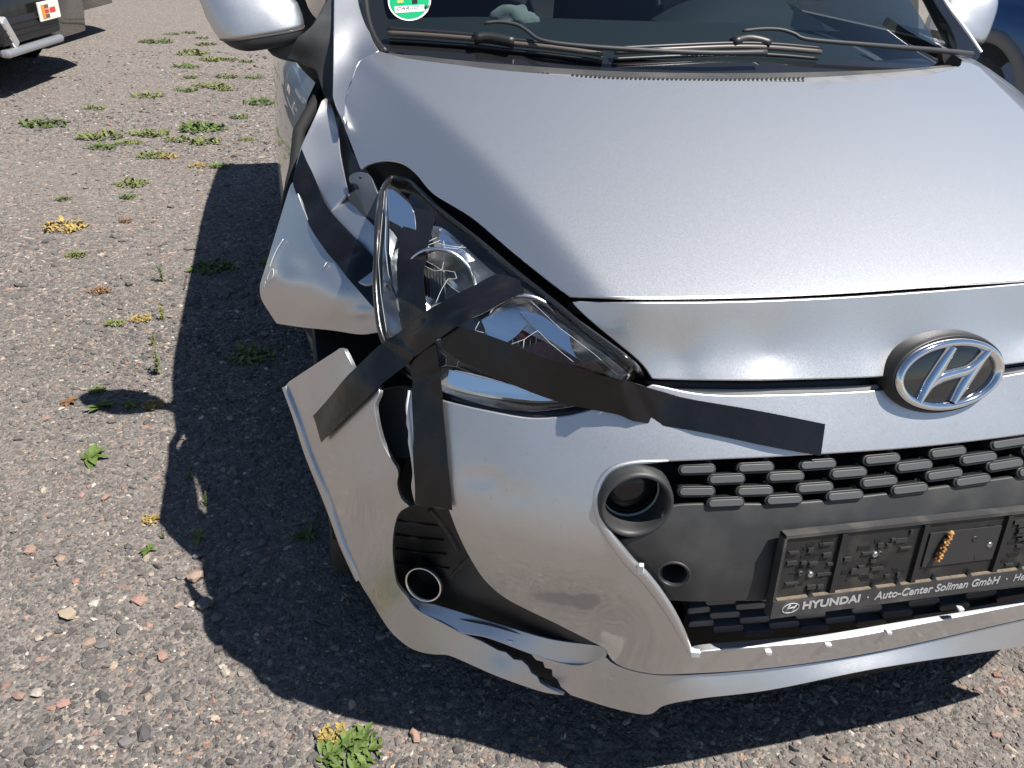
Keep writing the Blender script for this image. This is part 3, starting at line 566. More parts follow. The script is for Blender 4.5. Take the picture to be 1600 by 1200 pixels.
inner([(815,545),(850,535),(900,552),(940,578),(925,590),(880,578),(830,566),(815,545)], [(815,545,.05),(850,535,.042),(900,552,.040),(940,578,.03),(925,590,.03),(830,566,.045)], mat('prism_plate', (.34,.17,.13), .3, .3, .3, bump=.8, bscale=350, bdist=.003), 'indicator_lens', 6)
a_, b_, _ = basis(n)
for k in range(7):
    q = c+a_*(-.030+k*.008)-n*.012; tube('reflector_rib', [q-b_*.03, q+b_*.03], .0012, REFL, HL, 5)
for k in range(8):
    u = 660+k*5; p = np.array([(u, 415+k*2), (u+3, 470+k*2)]); tube('lamp_fin', HLS(p[:, 0], p[:, 1])+np.array([.1, 1, -.1])*.028, .0022, BLACKP, HL, 5)
# ------------------------------------------------------------------ damaged wing
Z4 = lambda x, y: (380+x/2.857, 120+y/2.857)
w1 = Sheet([(508,155,'Y',.93),(485,200,'Y',.86),(471,230,'Y',.81),(459,285,'Y',.74),(515,157,'Y',.94),(527,200,'Y',.84),(537,274,'Y',.71),(542,302,'Y',.655),(502,305,'Y',.70),(516,330,'Y',.655),(474,330,'Y',.70)], 1e-3)
WING = panel('wing', loop([(504,158),(485,200),(472,228),(464,256),(459,283)], [(459,283),(470,320),(488,361),(500,380)], [(500,380),(516,332),(534,309),(543,302)], [(543,302),(537,274),(530,235),(527,200),(515,157),(508,155),(504,158)], step=7), w1, SILVER, CAR, step=7, depth=.004)
w2 = Sheet([(534,309,'Y',.67),(548,318,'Y',.645),(562,333,'Y',.61),(592,362,'Y',.545),(516,330,'Y',.655),(548,365,'Y',.585),(588,407,'Y',.515),(500,380,'Y',.63),(565,440,'Y',.495)], 1e-3)
panel('wing_fold', loop([(516,332),(534,309)], [(534,309),(548,318),(562,333),(577,347),(594,366)], [(594,366),(590,440)], [(590,440),(560,440),(500,380)], [(500,380),(516,332)], step=7), w2, SILVER, CAR, step=7, depth=.004)
w3 = Sheet([(455,291,'Y',.74),(432,361,'Y',.715),(415,417,'Y',.69),(406,449,'Y',.685),(432,505,'Y',.665),(471,510,'Y',.60),(520,515,'Y',.54),(590,519,'Y',.46),(592,440,'Y',.485),(500,380,'Y',.61),(560,440,'Y',.51),(488,361,'Y',.64),(470,440,'Y',.585),(520,470,'Y',.52)], 2e-3)
def crumple(q): return .004*np.exp(-(np.hypot((q[:, 0]-440)/14, (q[:, 1]-430)/30))**2)-.004*np.exp(-(np.hypot((q[:, 0]-462)/22, (q[:, 1]-420)/16))**2)+.004*np.exp(-(np.hypot((q[:, 0]-565)/18, (q[:, 1]-488)/7))**2)
panel('wing_lower_sheet', loop([(459,283),(470,320),(488,361),(500,380)], [(500,380),(530,412),(560,440),(590,440)], [(590,440),(590,519)], [(590,519),(562,522),(520,516),(471,511),(432,505)], [(432,505),(418,484),(408,466),(406,449),(409,436),(415,417),(432,361),(452,295),(459,283)], step=7), w3, SILVERD, CAR, step=6, depth=.005, bump=crumple)
for c in [[(420,440),(424,428),(430,420),(431,430),(425,440)], [(424,420),(434,395),(446,375)], [(508,420),(513,412)], [(415,452),(419,440)]]:
    tube('scratch', Off(w3, .0045)(*resample(crom(c), 4).T), .0006, mat('bare_scratch', (.75,.76,.78), .4) if 'bare_scratch' not in bpy.data.materials else bpy.data.materials['bare_scratch'], WING, 4)
# dark inner structure behind the gaps
inn = Sheet([(505,150,'Y',1.05),(470,240,'Y',1.0),(560,250,'Y',.80),(600,300,'Y',.68),(545,420,'Y',.72),(600,600,'Y',.62),(520,560,'Y',.8),(640,740,'Y',.42),(700,330,'Y',.52),(880,460,'Y',.32)], 1e-2)
panel('inner_wing', loop([(512,148),(530,150),(560,240),(600,240),(660,260),(760,340),(900,462)], [(900,462),(1010,592),(930,660),(760,680),(700,800),(620,800)], [(620,800),(575,700),(540,600),(480,520),(475,500)], [(475,500),(520,420),(500,300),(512,148)], step=14), inn, CAV, CAR, step=16, depth=0)
br_ = Sheet([(548,276,'Y',.66),(575,272,'Y',.63),(560,285,'Y',.63),(590,330,'Y',.58)], 1e-3)
INM = mat('primed_metal', (.09, .10, .12), .4, .3)
panel('mounting_bracket', loop([(546,275),(556,270),(572,271),(580,280)], [(580,280),(598,330),(588,345)], [(588,345),(570,330),(560,290),(546,285),(546,275)], step=6), br_, INM, CAR, step=6, depth=.003, holes=[np.array([(562+4*math.cos(t), 278+2.4*math.sin(t)) for t in np.linspace(0, 6.28, 9)[:-1]])])
panel('inner_strut', loop([(522,180),(528,200),(540,275),(548,318),(580,345),(590,360),(592,300),(570,262),(548,235),(536,190),(522,180)], step=7), Sheet([(522,180,'Y',.93),(540,275,'Y',.74),(590,360,'Y',.60),(592,300,'Y',.66),(548,235,'Y',.8)], 1e-3), mat('inner_paint', (.035,.042,.055), .35, .2, .3), CAR, step=8, depth=.003)
panel('grey_backing_plate', loop([(588,612),(640,606),(648,640),(648,712)], [(648,712),(618,714),(604,700),(590,660),(586,632),(588,612)], step=7), Sheet([(588,612,'Y',.33),(648,640,'Y',.29),(648,712,'Y',.27),(618,714,'Y',.285),(586,632,'Y',.33)], 1e-3), mat('dark_grey_plate', (.05,.055,.065), .3, .1, .3), CAR, step=7, depth=.003)
ridge('torn_edge', [(641,610),(638,640),(641,665),(643,690),(646,712)], [2.5,3,2,3,2], Off(FRONT, .001), WCL, CAR, h=.003)
# ------------------------------------------------------------------ black tape
def tape_mat():
    m = mat('black_tape', (.005, .005, .0065), .3, spec=.45); N = m.node_tree.nodes; L = m.node_tree.links; b = N['Principled BSDF']; tc = N.new('ShaderNodeTexCoord')
    w = N.new('ShaderNodeTexWave'); w.inputs['Scale'].default_value = 260; w.inputs['Distortion'].default_value = .6; L.new(tc.outputs['Object'], w.inputs['Vector'])
    n = N.new('ShaderNodeTexNoise'); n.inputs['Scale'].default_value = 22; n.inputs['Detail'].default_value = 5; L.new(tc.outputs['Object'], n.inputs['Vector'])
    mr = N.new('ShaderNodeMapRange'); mr.inputs[3].default_value = .16; mr.inputs[4].default_value = .36; L.new(n.outputs[0], mr.inputs[0]); L.new(mr.outputs[0], b.inputs['Roughness'])
    b1 = N.new('ShaderNodeBump'); b1.inputs['Strength'].default_value = .15; b1.inputs['Distance'].default_value = .0004; L.new(w.outputs[0], b1.inputs['Height'])
    b2 = N.new('ShaderNodeBump'); b2.inputs['Strength'].default_value = .6; b2.inputs['Distance'].default_value = .004; L.new(n.outputs[0], b2.inputs['Height']); L.new(b1.outputs[0], b2.inputs['Normal']); L.new(b2.outputs[0], b.inputs['Normal'])
    return m
TAPE = tape_mat()
def tape(left, right, ctrl, lift=.004, label=None, wr=None):
    S = Sheet([tuple((f([u], [v])[0]+normals(f, [u], [v])[0]*lift).tolist()) if callable(f) else (u, v, 'Y', f) for u, v, f in ctrl], 2e-3)
    o = panel('tape_strip', loop(left, [left[-1], right[-1]], right[::-1], [right[0], left[0]], step=6), S, TAPE, CAR, step=6, depth=.0007, er=.0004, bump=wr)
    if label: o['label'] = label
    return S
H_ = HLS; Fo = FRONT
tape([(640,323),(628,360),(622,400),(621,450),(628,505),(640,566),(645,631),(646,710),(648,787)], [(683,331),(672,370),(665,400),(662,440),(668,490),(680,539),(691,624),(699,716),(706,797)],
     [(640,323,H_),(683,331,H_),(622,400,H_),(664,400,H_),(621,450,H_),(662,440,H_),(630,510,H_),(670,500,H_),(640,566,H_),(683,560,H_),(691,632,Fo),(646,640,Fo),(699,716,Fo),(647,716,Fo),(706,797,Fo),(648,787,Fo),(675,760,Fo)], .008, wr=lambda q: .0018*np.sin(q[:, 0]/9.+q[:, 1]/23.)*np.sin(q[:, 1]/37.)+.0030*np.exp(-((q[:, 1]-475-(q[:, 0]-645)*.6)/5)**2)-.0026*np.exp(-((q[:, 1]-590+(q[:, 0]-660)*.4)/6)**2))
tape([(488,650),(520,614),(547,583),(580,552),(616,523),(640,503),(693,471),(730,451),(770,431),(800,432),(812,436)], [(502,691),(535,658),(562,631),(600,597),(638,567),(655,553),(690,525),(728,502),(760,486),(784,474),(819,457)],
     [(488,650,Q),(502,691,Q),(530,620,Q),(545,640,Q),(547,583,Q),(565,625,Q),(572,600,Q),(612,527,H_),(640,503,H_),(693,471,H_),(770,431,H_),(812,436,H_),(819,457,H_),(784,474,H_),(728,502,H_),(650,557,H_),(690,500,H_)], .0095, wr=lambda q: .0018*np.sin(q[:, 0]/9.+q[:, 1]/23.)*np.sin(q[:, 1]/37.)+.0030*np.exp(-((q[:, 1]-540-(q[:, 0]-620)*.6)/5)**2)-.0026*np.exp(-((q[:, 1]-470+(q[:, 0]-740)*.4)/6)**2))
tape([(690,508),(724,513),(784,532),(861,562),(927,585),(963,591),(1000,602),(1035,612),(1080,624),(1180,641),(1290,663)], [(688,542),(725,568),(800,600),(880,630),(935,643),(965,648),(985,654),(1012,661),(1090,674),(1200,697),(1283,712)],
     [(690,508,H_),(688,542,H_),(724,513,H_),(784,532,H_),(861,562,H_),(927,585,H_),(725,568,H_),(800,600,H_),(880,628,H_),(963,591,H_),(1035,614,Fo),(1180,641,Fo),(1290,663,Fo),(985,652,Fo),(1090,674,Fo),(1200,697,Fo),(1283,712,Fo),(1100,650,Fo),(1010,640,Fo)], .006,
     wr=lambda q: .004*np.exp(-((q[:, 0]-975-(q[:, 1]-620)*.35)/9)**2)-.003*np.exp(-((q[:, 0]-1000-(q[:, 1]-620)*.5)/8)**2)+.0015*np.sin(q[:, 0]/31))
tape([(471,232),(479,252),(488,270),(502,305),(516,330),(548,365),(586,405)], [(466,250),(460,270),(459,290),(474,326),(488,361),(527,414),(588,486)],
     [(471,232,w1),(466,250,w1),(488,270,w1),(459,290,w1),(502,305,w1),(474,326,w1),(516,331,w2),(488,361,w3),(548,365,w2),(527,414,w3),(586,405,w2),(588,484,w3),(560,430,w2)], .005, wr=lambda q: .0018*np.sin(q[:, 0]/9.+q[:, 1]/23.)*np.sin(q[:, 1]/37.)+.0030*np.exp(-((q[:, 1]-345-(q[:, 0]-505)*.6)/5)**2)-.0026*np.exp(-((q[:, 1]-400+(q[:, 0]-540)*.4)/6)**2))
# ------------------------------------------------------------------ rest of the body
def sideX(Z, Y):
    zc = [.18,.25,.35,.5,.62,.78,.87,.94,.98,1.03,1.08,1.25,1.40,1.46,1.49]; xc = [.80,.838,.858,.868,.870,.866,.855,.832,.800,.770,.752,.69,.622,.56,.30]
    t = 1-.06*max(0, (Y-2.6)/.95)**2; return np.interp(Z, zc, xc)*t-.05*max(0, (1.5-Y)/.55)**2
def side_panel(name, s, Y0, Y1, Z0, Z1, m, ny=14, nz=12, cut=None, parent=None, off=0):
    secs = []
    for y in np.linspace(Y0, Y1, ny):
        row = []
        for z in np.linspace(Z0, Z1, nz):
            zz = z
            if cut: zc = cut(y); zz = zc+(Z1-zc)*(z-Z0)/(Z1-Z0) if zc > Z0 else z
            row.append((s*(sideX(zz, y)+off), y, zz))
        secs.append(row)
    return loft(name, secs, m, parent or CAR)
arch = lambda yc: (lambda y: .30+math.sqrt(max(0, .335**2-(y-yc)**2)) if abs(y-yc) < .335 else 0)
for s in (-1, 1):
    d = side_panel('door', s, .99 if s < 0 else 1.13, 2.16, .20, .955 if s < 0 else 1.03, SILVER, 16, 24); side_panel('side_window', s, 1.22, 2.9, 1.035, 1.40, SIDEG, off=-.003)
    side_panel('door_handle', s, 1.95, 2.09, .86, .885, SILVER, 6, 4, parent=d, off=.018)
    side_panel('rear_quarter', s, 2.166, 3.5, .20, 1.03, SILVER, 20, 16, cut=arch(3.12))
    side_panel('door_sill_trim', s, 1.15, 2.75, .16, .23, DARK, off=.004)
    side_panel('roof_rail', s, 1.55, 3.35, 1.395, 1.49, SILVER, 14, 8); side_panel('rear_pillar', s, 2.9, 3.4, 1.035, 1.40, SILVER)
secs = [[(x, y, 1.488+.035*(1-(x/.3)**2)-(.05*max(0, (y-3.0)/.4)**2)-.04*max(0, (1.7-y)/.25)**2) for x in np.linspace(-.56, .56, 15)] for y in np.linspace(1.45, 3.4, 16)]
secs = [[(x, y, z-.035*(abs(x)/.56)**4) for x, y, z in s] for s in [[(x, y, 1.46+.05*(1-(x/.56)**2)-.03*max(0, (1.75-y)/.3)**2-.05*max(0, (y-2.9)/.5)**2) for x in np.linspace(-.56, .56, 15)] for y in np.linspace(1.45, 3.4, 16)]]
loft('roof', secs, SILVER, CAR)
loft('tailgate', [[(s_*sideX(z, 3.45)*k, 3.4+.14*min(1, (1.45-z)/.5)+.03*(1-k*k), z) for s_, k in [(-1, 1), (-1, .6), (-1, .2), (1, .2), (1, .6), (1, 1)]] for z in np.linspace(.25, 1.45, 14)], SILVER, CAR)
# undamaged front corner and wing on the far side
cx0 = lambda z: .38 if .31 < z < .68 else .24
loft('bumper_corner', [[(x, Fy(np.array(x), np.array(z))+.014, z) for x in cx0(z)+(.858-cx0(z))*(1-(1-np.linspace(0, 1, 16))**1.6)] for z in np.linspace(.25, .845, 28)], SILVER, CAR)
secs = []
for y in np.linspace(.50, 1.12, 12):
    xh = np.interp(y, [p[1] for p in L1[::-1]], [-p[0] for p in L1[::-1]])+.004; zh = float(Hz(np.array(xh), np.array(y))); lo = max(.35, arch(.74)(y)); secs.append([(xh, y, zh), (xh+(.845-xh)*.45, y, zh-.018), (xh+(.845-xh)*.85, y, zh-.06), (.858, y, zh-.14), (.868, y, max(.70, lo+.01)), (.868, y, lo)])
loft('wing', secs, SILVER, CAR)
und = [(-.60,.36),(-.45,.22),(-.3,.075),(0,.022),(.3,.026),(.5,.05),(.62,.10),(.75,.22),(.83,.42),(.82,1.2),(.80,3.4),(-.80,3.4),(-.82,1.2),(-.72,.5)]
mesh('underbody', [(x, y, .235) for x, y in und], [tuple(range(len(und)))], CAV, CAR, smooth=False)
_fr = und[2:9]; loft('lip_light_block', [[(x, y+.03, .17) for x, y in _fr], [(x, y+.03, .45) for x, y in _fr]], CAV, CAR)  # wall added behind the lip to stop sun leaking under the bumper
mesh('engine_bay_wall', [(-.6,.45,.3),(.6,.45,.3),(.6,.45,.83),(-.6,.45,.83)], [(0,1,2,3)], CAV, CAR, smooth=False)
def wheel(x, y, s):
    c = np.array([x, y, .285]); n = np.array([s, 0, 0.]); w = empty('wheel', tuple(c)); w.parent = CAR; w['_lp'] = 1
    w.matrix_parent_inverse = INV
    def rv(nm, prof, m, k=48):
        o = revolve(nm, np.zeros(3), n, prof, m, w, k); o['_lp'] = 1; return o
    rv('tyre', [(.195,-.08),(.235,-.088),(.268,-.088),(.281,-.078),(.285,-.06),(.285,-.03),(.279,-.029),(.279,-.022),(.285,-.021),(.285,.021),(.279,.022),(.279,.029),(.285,.03),(.285,.06),(.281,.078),(.268,.088),(.235,.088),(.195,.08)], RUBBER)
    rv('rim', [(.2,-.07),(.19,-.05),(.19,.05),(.2,.072),(.196,.078),(.185,.06),(.16,.05),(.06,.062),(.03,.066),(.001,.066)], mat('rim_silver', (.5,.5,.52), .3, .8))
wheel(-.735, .76, -1); wheel(.735, .76, 1); wheel(-.735, 3.12, -1); wheel(.735, 3.12, 1)
lin = loft('wheel_arch_liner', [[(x, .76+.34*math.cos(a), .30+.34*math.sin(a)) for a in np.linspace(0, math.pi, 18)] for x in (-.82, -.55)], CAV, CAR)
# ------------------------------------------------------------------ windscreen, cowl, pillar
wl = WSCR([600,590,582,577,574.5,574], [76,64,45,25,0,-20]); wl = [(p[0], p[2]) for p in wl]
xt, zt = wl[-1]; top = (-.56, 1.44)
left = wl+[(xt+(top[0]-xt)*.5, zt+(top[1]-zt)*.5), top]
def wdom(q):
    X, Z = q[:, 0], q[:, 1]; P = np.stack([X, wsY(X, Z), Z], 1); N = np.stack([.94*X, -np.ones_like(X), np.full_like(X, 1.62)], 1); return P, N/np.linalg.norm(N, axis=1)[:, None]
zb = wl[0][1]
wlp = loop(left, [top, (0, 1.47), (.56, 1.44)], [(-x, z) for x, z in left[::-1]], [(-wl[0][0], zb), (.45, .985), (0, .975), (-.45, .985), wl[0]], step=.02)
WS = panel('windscreen', wlp, None, WSG, CAR, step=.03, depth=.0, domain=wdom)
WOFF = Off(WSCR, .002)
FRIT = mat('black_frit', (.012, .012, .013), .12, 0, .8)
fr = [(600,78),(589,64),(581,45),(576,25),(573.5,0),(573,-40)]
panel('frit_band', loop(fr, [(573,-40),(598,-40)], [(598,-40),(599,0),(603,22),(611,38),(622,52),(640,62)], [(640,62),(760,74),(1000,94),(1250,98),(1440,92)], [(1440,92),(1452,104),(1300,116),(1000,116),(760,100),(640,86),(600,78)], step=8), Off(WSCR, .001), FRIT, WS, step=9, depth=0)
RUBB = mat('seal_rubber', (.014,.014,.014), .5)
tube('windscreen_seal', WSCR(*resample(crom([(603,82),(590,68),(580,48),(574,25),(571,0),(570,-30)]), 6).T), .007, RUBB, WS, 8)
tube('windscreen_seal', WSCR(*resample(crom([(1506,102),(1490,75),(1470,40),(1450,2),(1438,-20)]), 6).T), .010, RUBB, WS, 8)
# painted A pillar with its tongue down to the wing
PIL = Sheet([(523,150,'Y',.90),(537,187,'Y',.78),(542,150,'Y',.88),(562,97,'Y',.975),(592,80,'Y',.955),(578,40,'Y',1.06),(572,0,'Y',1.16),(523,60,'Y',1.02),(523,0,'Y',1.13),(545,30,'Y',1.07),(523,-40,'Y',1.22),(570,-40,'Y',1.25)], 8e-2)
panel('windscreen_pillar', loop([(523,-40),(523,0),(522,80),(521,150)], [(521,150),(527,168),(536,186)], [(536,186),(541,150),(549,127),(554,111),(561,96),(574,87),(591,79.5)], [(591,79.5),(581,63),(574,40),(570,10),(568,-40)], step=7), PIL, SILVER, CAR, step=7, depth=.01)
EXT = [(1438,-30),(1462,10),(1485,45),(1505,80),(1515,98)]
PR = Sheet([(1450,-20,'X',.64),(1485,30,'X',.69),(1520,80,'X',.745),(1440,0,'X',.61),(1505,102,'X',.70),(1470,45,'X',.66)], 1e-3)
panel('windscreen_pillar', loop([(1442,-30),(1465,10),(1488,48),(1505,103)], [(1505,103),(1518,98),(1530,88),(1532,82)], [(1532,82),(1508,48),(1480,10),(1456,-30)], step=7), PR, GLOSSB, CAR, step=7, depth=.02)
ridge('pillar_edge', [(1458,-30),(1482,10),(1510,48),(1533,82)], [2.5,3,3,2], PR, SILVER, CAR, h=.004)
COW = Off(HOODS, -.020)
cowl = loop([(594,78),(635,89),(710,99),(785,108),(860,114),(960,122),(1150,126),(1260,123),(1350,119),(1450,111),(1512,100)], [(1512,100),(1500,88),(1400,94),(1200,98),(1000,96),(850,88),(700,76),(610,66),(594,78)], step=8)
COWM = mat('cowl_plastic', (.045, .046, .048), .55, noise=(.1, .095, .085), scale=10, lo=.45, hi=.75)
CW = panel('cowl_panel', cowl, COW, COWM, CAR, step=9, depth=0)
STR = mat('cowl_strip', (.20, .205, .215), .5, noise=(.13,.13,.13), scale=12)
panel('cowl_strip', loop([(800,109),(860,105),(960,111),(1100,114),(1260,112),(1400,104),(1505,95)], [(1505,95),(1510,101),(1450,112),(1350,120),(1260,124),(1150,127),(960,123),(860,115),(800,111)], step=7), Off(HOODS, -.012), STR, CW, step=7, depth=.004)
V, Fc = [], []
for u0, u1, n in ((812,856,7), (896,1258,52)):
    for i in range(n):
        u = u0+(u1-u0)*i/(n-1); vb = np.interp(u, [800,860,960,1100,1260], [110,110.5,117,120.3,118])
        for dv, hh in ((-4.6, 1.9), (.2, 1.7)):
            pp = stadium((u, vb+dv), 4.4, hh*2, (1, .05)); P = Off(HOODS, -.0105)(pp[:, 0], pp[:, 1]); b0 = len(V); V += list(P); Fc.append(tuple(range(b0, b0+len(P))))
tag(mesh('vent_slots', V, Fc, CAV, CW, smooth=False), kind='stuff')
# ------------------------------------------------------------------ wipers
ARM = mat('wiper_arm', (.035, .036, .04), .55, bump=.1); BLD = mat('wiper_blade', (.09, .078, .07), .4)
def wsp(c, off): c = resample(crom(c), 8); return WSCR(c[:, 0], c[:, 1])+normals(WSCR, c[:, 0], c[:, 1])*off
def wiper(blade, hold, arm, lab):
    w = empty('wiper', tuple(wsp(arm, .03)[-1])); w.parent = CAR; w['_lp'] = 1; bpy.context.view_layer.update(); w.matrix_parent_inverse = INV; off = np.array(w.location)
    def tb(nm, c, o, r, m, n=8): q = tube(nm, wsp(c, o)-off, r, m, w, n); q['_lp'] = 1
    sh = lambda c, dv: [(u, v+dv) for u, v in c]
    tb('blade', blade, .016, .0055, BLD); tb('blade_spoiler', sh(blade, -3), .020, .0042, DARK); tb('rubber_edge', sh(blade, 4.5), .006, .004, DARK, 6)
    tb('blade_holder', hold, .020, .0105, DARK); tb('arm', arm, .032, np.linspace(.0032, .0062, len(wsp(arm, .03))), ARM)
wiper([(609,62),(660,65),(737,71),(806,79),(870,86),(922,93),(940,96)], [(742,74),(760,72),(785,76),(803,80)], [(757,58),(780,56),(808,61),(825,72),(845,85),(900,93),(1000,100),(1100,104),(1185,103)], 0)
wiper([(958,92),(1040,88),(1135,84),(1200,85),(1275,91)], [(1138,80),(1160,74),(1185,78),(1196,83)], [(1150,69),(1180,66),(1208,67),(1230,74),(1250,82),(1350,90),(1440,96),(1500,101)], 1)
# ------------------------------------------------------------------ sticker
STK = empty('x'); bpy.data.objects.remove(STK)
GRN = mat('green_sticker', (.0, .33, .13), .5); WHT = mat('white_print', (.8, .8, .78), .6); BLK = mat('black_print', (.01, .01, .01), .5); YEL = mat('yellow_square', (.35, .42, .12), .6)
ell = lambda rx, ry: np.array([(640+rx*math.cos(t)+.12*rx*math.sin(t)*0, 3+ry*math.sin(t)) for t in np.linspace(0, 2*math.pi, 33)[:-1]])
st = panel('emission_sticker', ell(33.5, 31), Off(WSCR, .0025), WHT, WS, step=6, depth=0); panel('sticker_face', ell(31, 28.5), Off(WSCR, .0032), GRN, st, step=6, depth=0)
panel('sticker_field', np.array([(617,13),(663,10),(664,20),(618,23)], float), Off(WSCR, .0040), WHT, st, step=6, depth=0)
panel('sticker_square', np.array([(621,-3),(631,-3),(631,7),(621,8)], float), Off(WSCR, .0040), YEL, st, step=6, depth=0)
so_ = WSCR([632], [8])[0]; sx = WSCR([645], [7])[0]-so_; sx /= np.linalg.norm(sx); sy = WSCR([632], [-4])[0]-so_; sy /= np.linalg.norm(sy); sn = normals(WSCR, [640], [0])[0]
textm('4', .062, BLK, st, so_+sn*.0042, sx, sy, sn, 'sticker_digit', bold=.002)
so2 = WSCR([619], [19.5])[0]; textm('CAR-JD 166', .0135, BLK, st, so2+sn*.0045, sx, sy, sn, 'sticker_writing', shear=.3)
# ------------------------------------------------------------------ cabin behind the glass
DSH = mat('dashboard_plastic', (.10, .105, .11), .7); 
loft('dashboard', [[(x, .80+.45*x*x+dy, z-.05*(abs(x)/.7)**3) for x in np.linspace(-.68, .68, 15)] for dy, z in ((.02,.955),(.12,1.0),(.30,1.035),(.50,1.045),(.62,1.03),(.66,.90),(.64,.6))], DSH, CAR)
loft('instrument_hood', [[(x, 1.33+dy, 1.03+h*(1-((x-.36)/.24)**2)) for x in np.linspace(.12, .60, 11)] for dy, h in ((0,.0),(.03,.05),(.09,.075),(.15,.075))], DSH, CAR)
sw = np.array([.36, 1.58, 1.06]); tube('steering_wheel', ringp(sw, np.array([0, -.85, .5]), .185, 40), .016, DARK, CAR, 8, closed=True)
CLOTH = mat('airbag_cloth', (.72, .70, .62), .9, bump=.6, bscale=30, bdist=.01)
def blob(name, c, s, m, seed, k=.25):
    bm = bmesh.new(); bmesh.ops.create_icosphere(bm, subdivisions=4, radius=1); r = np.random.default_rng(seed); D = r.normal(size=(14, 3)); ph = r.uniform(0, 6, 14); A = r.uniform(1.5, 5, 14)
    for v in bm.verts: p = np.array(v.co); f = 1+k*sum(math.sin(a*(p @ d)+h) for a, d, h in zip(A, D, ph))/8; v.co = Vector((p*f*np.array(s)+np.array(c)).tolist())
    me = bpy.data.meshes.new(name); bm.to_mesh(me); bm.free(); me.polygons.foreach_set('use_smooth', [True]*len(me.polygons)); me.materials.append(m); o = bpy.data.objects.new(name, me); C.objects.link(o); o.parent = CAR; return o
blob('deflated_airbag', (.33, 1.50, 1.12), (.15, .05, .10), CLOTH, 3, .5); blob('deflated_airbag', (-.30, 1.30, 1.045), (.05, .03, .03), CLOTH, 5, .5)
for x in (-.36, .36):
    loft('seat', [[(x+a*.24, 2.0+dy, z+.03*(1-a*a)) for a in np.linspace(-1, 1, 7)] for dy, z in ((-.25,.58),(0,.6),(.12,.62),(.2,1.0),(.25,1.2),(.27,1.36),(.33,1.36),(.36,.6))], mat('seat_fabric', (.03,.03,.033), .9), CAR)
mesh('cabin_floor', [(-.78,1.0,.35),(.78,1.0,.35),(.78,3.4,.35),(-.78,3.4,.35)], [(0,1,2,3)], CAV, CAR, smooth=False)
# ------------------------------------------------------------------ mirrors
def mirror(s, c, name='door_mirror'):
    c = np.array(c); r = empty(name, tuple(c)); r.parent = CAR; r['_lp'] = 1; r.matrix_parent_inverse = INV
    def cap(nm, z0, z1, m, sc=1.0, off=(0, 0, 0)):
        secs = []
        for z in np.linspace(z0, z1, 16):
            k = max(.02, (1-abs(z)**3.2))**(1/3.2); row = []
            for a in np.linspace(0, 2*math.pi, 40, endpoint=False):
                ca, sa = math.cos(a), math.sin(a); x = .088*k*np.sign(ca)*abs(ca)**.72*sc; y = .050*k*np.sign(sa)*abs(sa)**.8*sc*(1 if sa < 0 else .45)
                row.append((s*(x+.030*z)+off[0], y+.03*z+off[1]+.10*abs(x)*(1 if x*s > 9 else 0), .076*z*sc+off[2]-.016*(x/.088)*.9*(1 if z < 0 else .6)*s*s))
            secs.append(row)
        o = loft(nm, secs, m, r, close=True, cap=True); o['_lp'] = 1; return o
    cap('mirror_cap', -.62, .99, SILVER); cap('mirror_base', -.96, -.64, BLACKP, .985); 
    o = cap('mirror_indicator', -.635, -.60, mat('smoked_lens', (.10,.09,.08), .15, 0, .6) if 'smoked_lens' not in bpy.data.materials else bpy.data.materials['smoked_lens'], 1.01)
    return r
mirror(-1, at(391, 8, 'Y', 1.13)); mirror(1, (.92, 1.28, 1.08))
ARMS = Sheet([(424,78,'Y',1.10),(470,98,'Y',1.08),(500,125,'Y',1.02),(520,152,'Y',.965),(522,60,'Y',1.05),(522,0,'Y',1.16),(464,62,'Y',1.08),(494,30,'Y',1.10)], 3e-3)
panel('mirror_foot', loop([(420,78),(440,88),(472,96),(494,106),(500,125),(508,147),(520,154)], [(520,154),(523,80),(523,-20)], [(523,-20),(505,15),(490,40),(470,58),(452,70),(420,78)], step=7), ARMS, BLACKP, CAR, step=7, depth=.03, er=.006)
tube('door_gap_dark', [at(504,141,'Y',1.06), at(486,172,'Y',1.0), at(467,206,'Y',.94), at(462,258,'Y',.86), at(456,284,'Y',.82), at(448,330,'Y',.78)], .012, CAV, CAR, 8)  # black tube drawn for the shade in the gap between door and wing
